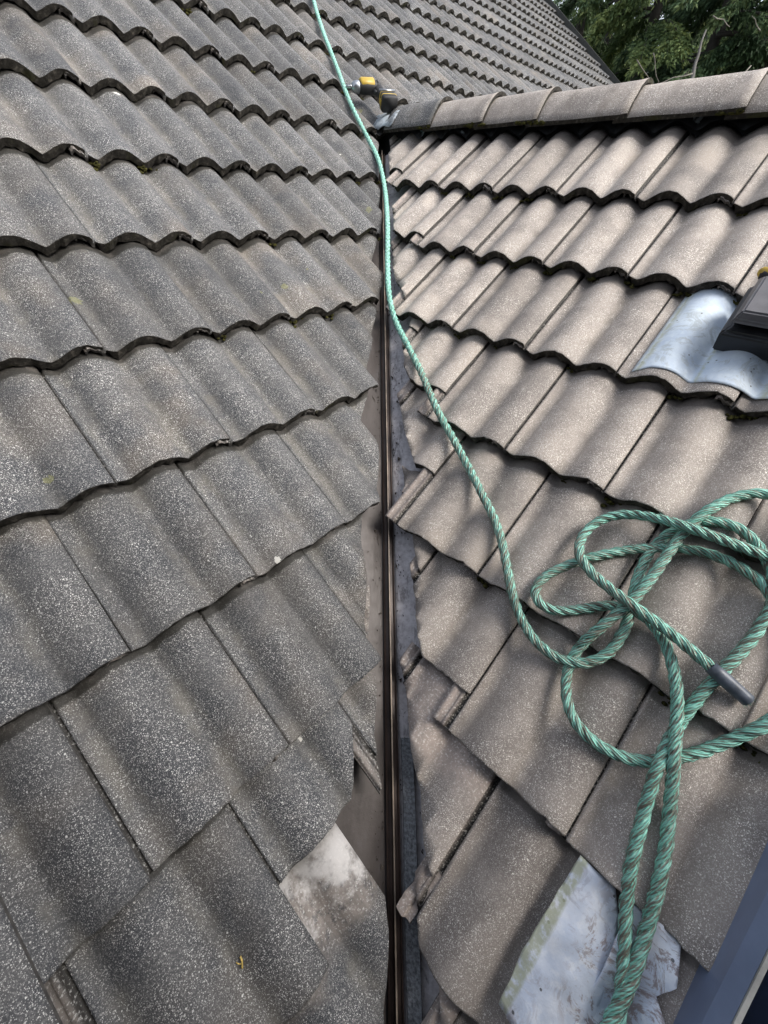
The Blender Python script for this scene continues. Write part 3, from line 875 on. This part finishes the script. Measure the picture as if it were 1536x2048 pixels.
def rope_mat():
    t = NT('teal_rope'); uv = t.n('UVMap').outputs[0]
    x, y, z = t.sep(uv)[:3]
    co = t.n('TexCoord').outputs['Object']
    mp = t.n('Mapping'); t.put(mp.inputs[0], uv); mp.inputs['Scale'].default_value = (28, 9, 1)
    n1 = t.noise(mp.outputs[0], 1.0, 4, .65)
    mp3 = t.n('Mapping'); t.put(mp3.inputs[0], uv); mp3.inputs['Scale'].default_value = (75, 24, 1)
    n3 = t.noise(mp3.outputs[0], 1.0, 3, .6)
    n2 = t.noise(co, 2.3, 2)
    yarn = t.math('SINE', t.math('ADD', t.math('MULTIPLY', y, 2*pi*9), t.math('MULTIPLY', x, 420)))
    ang = t.math('SINE', t.math('MULTIPLY_ADD', t.math('FRACT', y), 2*pi, .4))
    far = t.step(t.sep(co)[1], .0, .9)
    m = t.math('ADD', t.math('ADD', t.math('MULTIPLY', ang, .18), t.math('MULTIPLY_ADD', t.math('ADD', t.math('MULTIPLY', n1, .6), t.math('MULTIPLY', n3, .4)), 3.0, -1.5)), t.math('MULTIPLY_ADD', n2, .5, -.12))
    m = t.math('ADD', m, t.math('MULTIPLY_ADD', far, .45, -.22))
    m = t.math('ADD', m, t.math('MULTIPLY', yarn, .16))
    teal = t.mix(t.step(n1, .3, .7), (.12, .46, .36), (.36, .73, .61))
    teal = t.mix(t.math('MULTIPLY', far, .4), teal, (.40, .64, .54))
    grey = t.mix(t.step(n1, .35, .7), (.13, .125, .10), (.30, .285, .235))
    col = t.mix(t.step(m, -.28, .24), grey, teal)
    return t.out(col, .62, t.bump(t.math('ADD', yarn, t.math('MULTIPLY', n1, .8)), .8, .0012), spec=.35)
M_ROPE = rope_mat()
bm = bmesh.new(); uvl = bm.loops.layers.uv.new('UVMap')
tang = []
for i in range(len(path)): tang.append((path[min(i+1, len(path)-1)] - path[max(i-1, 0)]).normalized())
ax = tang[0].orthogonal().normalized(); fr = []
for t in tang:
    ax = (ax - t*ax.dot(t)).normalized(); fr.append((ax.copy(), t.cross(ax)))
sel = []; acc = 0
for i in range(len(path)):
    stepw = .004 if path[i].y < .2 else .010
    if i == 0 or arc[i] - acc >= stepw or i == len(path)-1: sel.append(i); acc = arc[i]
SLEEVE = .085
end_i = max(k for k, i in enumerate(sel) if arc[i] < arc[-1] - SLEEVE*.85)
for s in range(3):
    prev = None
    for i in sel[:end_i]:
        A, B = fr[i]; th = 2*pi*(arc[i]/LAY + s/3)
        c = path[i] + A*(RO*cos(th)) + B*(RO*sin(th))
        w = .0012*noise.noise(Vector((arc[i]*9, s, 0)))
        rad = A*cos(th) + B*sin(th)
        tanv = (tang[i] + (-A*sin(th) + B*cos(th))*(2*pi*RO/LAY)).normalized()
        b2 = tanv.cross(rad).normalized(); r2 = b2.cross(tanv)
        rg = [bm.verts.new(c + (r2*cos(2*pi*k/9) + b2*sin(2*pi*k/9))*(RS + w)) for k in range(9)]
        if prev:
            for k in range(9):
                f = bm.faces.new((prev[0][k], prev[0][(k+1) % 9], rg[(k+1) % 9], rg[k]))
                f.smooth = True
                for l, (uu, vv) in zip(f.loops, ((prev[1], k/9), (prev[1], (k+1)/9), (arc[i], (k+1)/9), (arc[i], k/9))): l[uvl].uv = (uu, vv + s)
        prev = (rg, arc[i])
# loose fibres
rf = random.Random(3)
for _ in range(2600):
    i = rf.choice(sel[:end_i])
    if path[i].y > .6: continue
    A, B = fr[i]; a0 = rf.uniform(0, 2*pi)
    d = A*cos(a0) + B*sin(a0)
    p0 = path[i] + d*(RO + RS*.75)
    l = rf.uniform(.006, .022)
    p1 = p0 + (d*.55 + tang[i]*rf.uniform(-1, 1) + Vector((rf.uniform(-.4, .4), rf.uniform(-.4, .4), .2))).normalized()*l
    w = tang[i].cross(d).normalized()*.00035
    f = bm.faces.new([bm.verts.new(p0 - w), bm.verts.new(p0 + w), bm.verts.new(p1)])
    for lp in f.loops: lp[uvl].uv = (arc[i], .2)
rope = obj('rope', mesh_from('rope', bm), None, M_ROPE)
for p in rope.data.polygons: p.use_smooth = True
tag(rope, 'teal and grey twisted rope running down from the upper slope into a loose coil', 'rope')
bm = bmesh.new()
sl_i = [i for i in range(len(path)) if arc[i] > arc[-1] - SLEEVE]
rings = []
for j, i in enumerate(sl_i[::3] + [sl_i[-1]]):
    A, B = fr[i]; tt = (arc[i] - arc[sl_i[0]])/SLEEVE
    r0 = .0132 + .0012*noise.noise(Vector((tt*9, 1, 1))) + .0008*sin(tt*40)
    rings.append([path[i] + A*(r0*cos(2*pi*k/18)) + B*(r0*sin(2*pi*k/18)) for k in range(18)])
rings = [[path[sl_i[0]] + (p - path[sl_i[0]])*.93 for p in rings[0]]] + rings
e = path[sl_i[-1]] + tang[sl_i[-1]]*.002
rings.append([e + (p - path[sl_i[-1]])*.8 for p in rings[-1]])
loft(bm, rings)
obj('end_sleeve', mesh_from('end_sleeve', bm), rope, simple('grey_shrink_sleeve', (.085, .10, .125), .42, 0, .5, var=.3, scale=40, bump=.3, bscale=60))
bm = bmesh.new()
for _ in range(60):
    A, B = fr[-1]; a0 = rf.uniform(0, 2*pi); rr_ = rf.uniform(0, .012)
    p0 = e + (A*cos(a0) + B*sin(a0))*rr_
    p1 = p0 + (tang[-1] + (A*cos(a0) + B*sin(a0))*rf.uniform(0, .6)).normalized()*rf.uniform(.004, .010)
    w = A*.0007
    bm.faces.new([bm.verts.new(p0-w), bm.verts.new(p0+w), bm.verts.new(p1)])
obj('frayed_end', mesh_from('frayed_end', bm), rope, simple('teal_fibre', (.10, .38, .29), .7))

# ------------------------------------------------------------------ roof vent on its zinc flashing
def conform(name, poly_u, s_of, nu, ns, off, mat, wave=.002, lich=None, solid=.0016):
    """a thin sheet pressed over the rolls; s_of(u) gives the (top, bottom) slope range"""
    bm = bmesh.new(); la = bm.verts.layers.float.new('lichen'); rows = []
    for a in range(nu+1):
        u = poly_u[0] + (poly_u[1]-poly_u[0])*a/nu
        st, sb = s_of(u); r = []
        for b in range(ns+1):
            s = st + (sb-st)*b/ns
            nn = -STEP*(c3 - s)/GAUGE['R'] + roll(u - U0['R']) + off + wave*noise.noise(Vector((u*18, s*18, 2)))
            v = bm.verts.new(P('R', u, s, nn)); v[la] = lich(u, s) if lich else 0
            r.append(v)
        rows.append(r)
    for r1, r2 in zip(rows, rows[1:]):
        for b in range(ns): bm.faces.new((r1[b], r1[b+1], r2[b+1], r2[b]))
    bmesh.ops.recalc_face_normals(bm, faces=bm.faces)
    return bm
def course_s(side, i): return S0[side] + GAUGE[side]*i
c3 = course_s('R', 3)
def flash_s(u): return (c3 - .382, c3 - .012 - .018*min(1, max(0, (u-.6)/.05)) + .004*sin(u*40))
def flash_l(u, s):
    e = max(0, 1 - abs(u - (.622 + .04*(c3-.02-s)*0))/.012)
    m = max(0, 1 - abs(u - .765)/.007)
    m2 = max(0, 1 - abs(u - .92)/.01)
    return max(e, m, m2)
fl = empty('vent_flashing', frame(P('R', .75, c3-.2), AX['R'][0], -AX['R'][1], RN))
tag(fl, 'pale blue zinc flashing sheet pressed over the tile under the black vent', 'flashing')
bm = conform('sheet', (.608, 1.22), flash_s, 90, 40, .005, None, .0022, flash_l)
for v in bm.verts: v.co = fl.matrix_world.inverted() @ v.co
so = obj('sheet', mesh_from('sheet', bm), fl, M_FLASH)
md = so.modifiers.new('th', 'SOLIDIFY'); md.thickness = .0022; md.offset = 1

vt = empty('roof_vent', frame(P('R', .757, -.585, 0), AX['R'][0], -AX['R'][1], RN))
tag(vt, 'black plastic roof vent hood on the pale blue flashing, at the right edge', 'vent')
bm = bmesh.new()
W, D = .30, .175
def rr_rect(x0, x1, y0, y1, z): return [Vector((x0, y0, z)), Vector((x1, y0, z)), Vector((x1, y1, z)), Vector((x0, y1, z))]
loft(bm, [rr_rect(0, W, 0, D, -.03), rr_rect(0, W, 0, D, .030), rr_rect(.006, W-.006, .004, D-.004, .038), rr_rect(.016, W-.016, .02, D-.012, .042)])
bmesh.ops.bevel(bm, geom=bm.edges[:], offset=.004, segments=2, affect='EDGES')
bmesh.ops.recalc_face_normals(bm, faces=bm.faces)
obj('base', mesh_from('base', bm, False), vt, M_BLACK)
bm = bmesh.new()
loft(bm, [rr_rect(.016, W-.016, .032, D-.012, .042), rr_rect(.020, W-.020, .030, D-.02, .060)])
bmesh.ops.recalc_face_normals(bm, faces=bm.faces)
obj('louvre_slot', mesh_from('louvre_slot', bm, False), vt, M_DECK)
bm = bmesh.new()
loft(bm, [rr_rect(.012, W-.012, .008, D-.010, .060), rr_rect(.014, W-.014, .008, D-.014, .074), rr_rect(.024, W-.024, .020, D-.03, .092)])
bmesh.ops.bevel(bm, geom=bm.edges[:], offset=.004, segments=2, affect='EDGES')
bmesh.ops.recalc_face_normals(bm, faces=bm.faces)
obj('hood', mesh_from('hood', bm, False), vt, M_HOOD)

# yellow handled tool behind the vent
tl = empty('hand_tool', frame(P('R', .752, -.842, surf_n('R', .78, -.85) + .034), AX['R'][0], -AX['R'][1], RN))
tag(tl, 'yellow and black tool handle lying on the tile just above the vent', 'tool')
bm = bmesh.new()
prof = [(0, .004), (.003, .010), (.010, .015), (.03, .0165), (.07, .015), (.11, .013), (.15, .014), (.16, .010)]
loft(bm, [ring(Vector((x, -.012*x/.16, 0)), Vector((0, 1, 0)), Vector((0, 0, 1)), r, r*.9, 16) for x, r in prof])
bmesh.ops.recalc_face_normals(bm, faces=bm.faces)
obj('handle', mesh_from('handle', bm), tl, M_YELLOW)
bm = bmesh.new()
loft(bm, [ring(Vector((x, -.006 - .012*x/.16, -.002)), Vector((0, 1, 0)), Vector((0, 0, 1)), r, r, 14) for x, r in ((.008, .010), (.014, .0135), (.06, .0145), (.12, .0125), (.13, .008))])
bmesh.ops.recalc_face_normals(bm, faces=bm.faces)
obj('grip', mesh_from('grip', bm), tl, M_GRIP)

# ------------------------------------------------------------------ skylight at the lower right
sk = empty('skylight', frame(P('R', 1.272, .95, -.02), AX['R'][0], -AX['R'][1], RN))
tag(sk, 'blue grey metal clad skylight frame in the bottom right corner', 'skylight')
bm = bmesh.new()
loft(bm, [rr_rect(0, .6, -.45, .62, -.06), rr_rect(.002, .598, -.448, .618, .060), rr_rect(.014, .586, -.436, .606, .094)], cap=False)
bmesh.ops.recalc_face_normals(bm, faces=bm.faces)
fo = obj('cladding', mesh_from('cladding', bm, False), sk, M_CLAD)
md = fo.modifiers.new('th', 'SOLIDIFY'); md.thickness = .004; md.offset = -1
bm = bmesh.new()
loft(bm, [rr_rect(.0145, .5855, -.4355, .6055, .0945), rr_rect(.0145, .5855, -.4355, .6055, .099), rr_rect(.021, .579, -.429, .599, .099), rr_rect(.021, .579, -.429, .599, .0945)], cap=False)
bmesh.ops.recalc_face_normals(bm, faces=bm.faces)
obj('rim', mesh_from('rim', bm, False), sk, M_RIM)
bm = bmesh.new(); box(bm, (.0215, -.4285, .060), (.5785, .5985, .082))
obj('glass', mesh_from('glass', bm, False), sk, M_GLASS)

# lead apron below it: two crumpled sheets
def lead_piece(name, label, outline, off, mat, seed, amp):
    """fill a polygon given in slope coordinates with a fine crumpled sheet"""
    us = [p[0] for p in outline]; ss = [p[1] for p in outline]
    bm = bmesh.new(); la = bm.verts.layers.float.new('lichen')
    vs = [bm.verts.new((u, s, 0)) for u, s in outline]
    f = bm.faces.new(vs)
    for cc in range(1, 26):
        bmesh.ops.bisect_plane(bm, geom=bm.verts[:] + bm.edges[:] + bm.faces[:], plane_co=(min(us) + (max(us)-min(us))*cc/26, 0, 0), plane_no=(1, 0, 0))
        bmesh.ops.bisect_plane(bm, geom=bm.verts[:] + bm.edges[:] + bm.faces[:], plane_co=(0, min(ss) + (max(ss)-min(ss))*cc/26, 0), plane_no=(0, 1, 0))
    for v in bm.verts:
        u, s = v.co.x, v.co.y
        d = amp*noise.noise(Vector((u*9, s*9, seed))) + amp*.5*noise.noise(Vector((u*24, s*24, seed)))
        v[la] = 1.0 if u < outline[0][0] + .018 and seed == 1 else 0.0
        eu = .0015*noise.noise(Vector((u*40, s*40, 8)))
        v.co = P('R', u + eu, s + eu, course_n('R', s) + roll(u - U0['R'])*.55 + off + d)
    bmesh.ops.recalc_face_normals(bm, faces=bm.faces)
    o = obj(name, mesh_from(name, bm), None, mat)
    md = o.modifiers.new('th', 'SOLIDIFY'); md.thickness = .002
    tag(o, label, 'lead sheet')
    return o
lead_piece('lead_sheet', 'pale lead sheet with reddish brown stains, left one below the rope ends', [(1.060, .684), (1.125, .682), (1.150, .72), (1.175, .80), (1.19, .98), (1.06, .98), (1.052, .88)], .014, M_LEAD, 1, .010)
lead_piece('lead_sheet', 'crumpled pale lead sheet between the rope ends and the skylight frame', [(1.150, .678), (1.238, .676), (1.252, .735), (1.238, .77), (1.27, .80), (1.27, .98), (1.16, .98), (1.16, .80)], .018, M_LEAD, 5, .016)

# ------------------------------------------------------------------ cordless drill
tip, rear, butt_end = P('L', 1.25, -1.88, .012), P('L', 1.39, -1.80, .065), P('L', 1.3265, -1.6482, 0.0773)
e2 = (butt_end - rear).normalized()
e1 = tip - rear
Ld = e1.length*1.12
e1 = (e1 - e2*e1.dot(e2)).normalized()
drill = empty('cordless_drill', frame(rear, e1, e2, e1.cross(e2)))
drill.scale = (.92, .92, .92)
tag(drill, 'yellow and black cordless drill lying at the valley end of the ridge', 'drill')
X_, Y_, Z_ = Vector((1, 0, 0)), Vector((0, 1, 0)), Vector((0, 0, 1))
def part(name, rings, mat, parent=drill):
    bm = bmesh.new(); loft(bm, rings); bmesh.ops.recalc_face_normals(bm, faces=bm.faces)
    return obj(name, mesh_from(name, bm), parent, mat)
body = part('motor_body', [ring(X_*x, Y_, Z_, r, r*1.0, 18, 2.4) for x, r in ((-.025, .018), (-.02, .026), (0, .033), (.06, .034), (.10, .031), (.115, .026))], M_GRIP)
part('rear_cap', [ring(X_*x, Y_, Z_, r, r, 18, 2.4) for x, r in ((-.032, .012), (-.030, .024), (-.012, .0335), (-.006, .0335))], M_GRIP, body)
part('yellow_shell', [ring(Vector((x, -.006, .007)), Y_, Z_, r, r, 16, 3) for x, r in ((.010, .026), (.014, .034), (.092, .033), (.102, .027))], M_YELLOW, body)
part('nose', [ring(X_*x, Y_, Z_, r, r, 18) for x, r in ((.105, .028), (.112, .031), (.138, .028), (.150, .020), (.156, .014))], M_NOSE)
part('bit', [ring(X_*x, Y_, Z_, r, r, 12) for x, r in ((.150, .012), (.170, .011), (.172, .0065), (Ld-.03, .0065), (Ld-.028, .0085), (Ld, .0085))], M_STEEL)
part('grip', [ring(Vector((-.010 - .10*y, y, 0)), X_, Z_, .029, .023, 14, 2.6) for y in (.02, .05, .09, .125)], M_GRIP)
part('battery_mount', [ring(Vector((-.030, y, 0)), X_, Z_, rx, rz, 16, 5) for y, rx, rz in ((.112, .034, .026), (.118, .042, .034), (.140, .046, .036), (.144, .043, .034))], M_YELLOW)
bat = part('battery', [ring(Vector((-.032, y, 0)), X_, Z_, rx, rz, 20, 6) for y, rx, rz in ((.141, .045, .035), (.146, .049, .039), (.195, .050, .040), (.205, .046, .036))], M_GRIP)
part('latch', [ring(Vector((-.032 + .049, y, 0)), X_, Z_, .004, .012, 10, 4) for y in (.152, .180)], M_YELLOW, bat)
part('side_stripe', [ring(Vector((-.032, .170 + k, 0)), X_, Z_, .0508, .0408, 20, 6) for k in (-.003, .003)], M_YELLOW, bat)
part('belt_hook', [ring(Vector((-.030 + x, .128, .040)), Y_, Z_, .007, .003, 8, 4) for x in (-.05, .05)], M_STEEL)
part('trigger', [ring(Vector((.020 - .1*y, y, 0)), X_, Z_, .010, .010, 10) for y in (.036, .052, .066)], M_BLACK)

# a curled straw-coloured leaf scrap on the grey tile
lf = empty('dry_leaf', frame(P('L', -1.097, .843, surf_n('L', -1.097, .843) + .003), AX['L'][0], -AX['L'][1], LN) @ Matrix.Scale(.7, 4))
tag(lf, 'tiny curled straw coloured leaf scrap on a grey tile near the bottom', 'leaf')
ms = simple('straw', (.50, .36, .10), .6, var=.4, scale=200)
for nm, pts, w in (('blade', [(-.004, -.012, 0), (.0, -.004, .004), (.004, .004, .006), (.005, .013, .004)], .0028), ('stalk', [(.0, -.004, .003), (-.006, .006, .006), (-.007, .012, .006)], .0012)):
    bm = bmesh.new(); tube(bm, catmull([Vector(p) for p in pts], .002), w, 6)
    obj(nm, mesh_from(nm, bm), lf, ms)

# ------------------------------------------------------------------ trees behind the house
def foliage_mat(name, c0, c1, c2):
    t = NT(name); v = t.n('TexCoord').outputs['Object']
    at = t.n('Attribute', attribute_name='tint')
    n1 = t.noise(v, 1.6, 4, .6)
    m = t.math('ADD', t.math('MULTIPLY', at.outputs['Fac'], .7), t.math('MULTIPLY', n1, .5))
    col = t.ramp(m, [(.25, c0), (.55, c1), (.9, c2)])
    m_ = t.out(col, .65, None, spec=.25)
    return m_
M_FOL = [foliage_mat('conifer_foliage', (.022, .046, .026), (.075, .125, .056), (.22, .27, .10)),
         foliage_mat('conifer_foliage_light', (.030, .058, .024), (.11, .165, .06), (.28, .32, .10))]
M_BARK = simple('bark', (.040, .036, .030), .9, bump=.8, scale=6, bscale=30)
M_DEAD = simple('dead_wood', (.17, .155, .13), .85)
def conifer(x, y, hgt, rad, seed, light, label, ntw, zc, weep=1.0):
    rr = random.Random(seed)
    t = empty('conifer_tree', Matrix.Translation((x, y, -4.6)))
    tag(t, label, 'tree', 'trees behind the house')
    bm = bmesh.new()
    pts = [Vector((.25*noise.noise(Vector((k*.4, seed, 0))), .25*noise.noise(Vector((k*.4, seed, 5))), hgt*k/14)) for k in range(15)]
    tube(bm, pts, [.24*(1 - k/15.5) for k in range(15)], 9)
    obj('trunk', mesh_from('trunk', bm), t, M_BARK)
    bm = bmesh.new(); la = bm.faces.layers.float.new('tint')
    vb = bmesh.new()
    def leaf(p, d, side, l, w, tint):
        up = d.cross(side).normalized()
        pts_ = [p, p + d*(l*.35) + side*w, p + d*l - up*(l*.1), p + d*(l*.4) - side*w]
        f = bm.faces.new([bm.verts.new(q_) for q_ in pts_]); f[la] = tint
    nb = int(hgt*7)
    for b in range(nb):
        z = hgt*(.10 + .9*(b + rr.random())/nb)
        az = rr.uniform(0, 2*pi)
        blen = rad*(1 - .75*(z/hgt)**1.5)*rr.uniform(.65, 1.12)
        dirh = Vector((cos(az), sin(az), 0))
        tint_b = rr.random()
        npt = 9
        bp = []
        for k in range(npt+1):
            s = k/npt
            bp.append(pts[min(14, int(z/hgt*14))]*1.0 * Vector((1, 1, 0)).length*0 + Vector((0, 0, z)) + dirh*(blen*s) + Vector((0, 0, .25*blen*s*(1-s)*.6 - weep*.36*blen*s*s)))
        tube(vb, bp, [.03*(1-k/(npt+1)) + .004 for k in range(npt+1)], 4)
        dist = (Vector((x, y, z-4.6)) - Vector((0, 0, .6)))
        visible = zc[0] < z < zc[1]
        n_tw = int(ntw*blen) if visible else int(ntw*blen*.12)
        for k in range(n_tw):
            s = rr.uniform(.12, 1)**.8
            i0 = min(npt-1, int(s*npt)); p = bp[i0].lerp(bp[i0+1], s*npt-i0)
            sd = Vector((-sin(az), cos(az), 0))*rr.choice((-1, 1))
            tw = (dirh*rr.uniform(.2, .9) + sd*rr.uniform(.2, 1.0) + Vector((0, 0, -weep*rr.uniform(.2, 1.1)))).normalized()
            tl_ = rr.uniform(.14, .42)*(1.15 - .4*s) * (1 if visible else 2.4)
            tint = max(0, min(1, .35*tint_b + .45*s*rr.random() + .25*rr.random()))
            nl = 11 if visible else 2
            for m in range(nl):
                pp = p + tw*(tl_*m/nl) + Vector((rr.uniform(-.03, .03), rr.uniform(-.03, .03), rr.uniform(-.03, .03)))
                ld = (tw + Vector((rr.uniform(-.7, .7), rr.uniform(-.7, .7), rr.uniform(-.7, .35)))).normalized()
                sdv = ld.cross(Vector((rr.uniform(-1, 1), rr.uniform(-1, 1), rr.uniform(-1, 1)))).normalized()
                leaf(pp, ld, sdv, rr.uniform(.05, .12)*(1 if visible else 3.6), rr.uniform(.009, .020)*(1 if visible else 3), tint)
    me = mesh_from('crown', bm, False)
    obj('crown', me, t, M_FOL[light])
    obj('branches', mesh_from('branches', vb), t, M_BARK)
    return t
def at_px(x, y, dist):
    fl_ = cam_data.lens/36*2048
    v = Vector(((x-768)/fl_, -(y-1024)/fl_, -1.0))
    w = Vector([sum(RX[k][j]*v[k] for k in range(3)) for j in range(3)])
    w *= dist/sqrt(w.x*w.x + w.y*w.y)
    return Vector(CP) + w
TREES = [(1150, 15.5, 13.5, 3.0, 0, 'dark drooping conifer rising just behind the far verge', 1.2),
         (1290, 14.2, 13.0, 2.8, 1, 'lighter green conifer behind the middle of the ridge', 1.0),
         (1425, 13.4, 12.5, 2.7, 0, 'dark conifer with a pale leaning trunk low in its crown, above the ridge', 1.1),
         (1560, 13.8, 12.5, 2.9, 0, 'deep green conifer at the right edge above the last ridge cap', 1.2),
         (1215, 20.5, 15.0, 3.4, 0, 'tall dark conifer farther back between the verge and the lighter conifer', 1.1),
         (1360, 20.0, 15.0, 3.4, 0, 'shadowy conifer farther back, seen between the two front conifers', 1.1),
         (1500, 19.0, 15.0, 3.3, 1, 'olive green conifer farther back, between the two rightmost front conifers', 1.0)] + [
         (1120 + 75*j, 25.0 + (j % 2)*1.5, 17.0, 3.6, 0, 'dim conifer in the rear row of the wood, %s from the left' % ORD[j+1], 1.1) for j in range(7)]
for k, (xx, dd, hh, rad, li, lab, wp) in enumerate(TREES):
    p = at_px(xx, 90, dd)
    tr = conifer(p.x, p.y, hh, rad, 100+k, li, lab, 115 if k < 4 else (75 if k < 7 else 50), (4.9, 11.5), wp)
    rr = random.Random(500+k)
    if k < 4:
        for m in range(2):
            xo, yo = xx + rr.uniform(-60, 60), rr.uniform(5, 165)
            p0 = at_px(xo, yo, dd - rad*rr.uniform(.75, 1.0)) - tr.location
            dv = Vector((rr.uniform(-.7, .7), 0, rr.uniform(-1, .3)))
            pts = [p0 + dv*(.16*j) + Vector((.05*noise.noise(Vector((j*.9, m, k))), 0, .06*noise.noise(Vector((j*.9, m, k+9))))) for j in range(6)]
            bm = bmesh.new(); tube(bm, pts, [.008*(1-j/7) + .002 for j in range(6)], 5)
            obj('dead_branch', mesh_from('dead_branch', bm), tr, M_DEAD)
    if k == 2:
        p0 = at_px(1368, 200, dd - rad*.8) - tr.location; p1 = at_px(1412, 60, dd - rad*.6) - tr.location
        bm = bmesh.new(); tube(bm, [p0.lerp(p1, j/6) + Vector((.04*noise.noise(Vector((j*.7, 3, 3))), 0, 0)) for j in range(7)], [.042 - .005*j for j in range(7)], 8)
        obj('leaning_limb', mesh_from('leaning_limb', bm), tr, simple('grey_bark', (.10, .095, .088), .9, bump=.6, bscale=40))
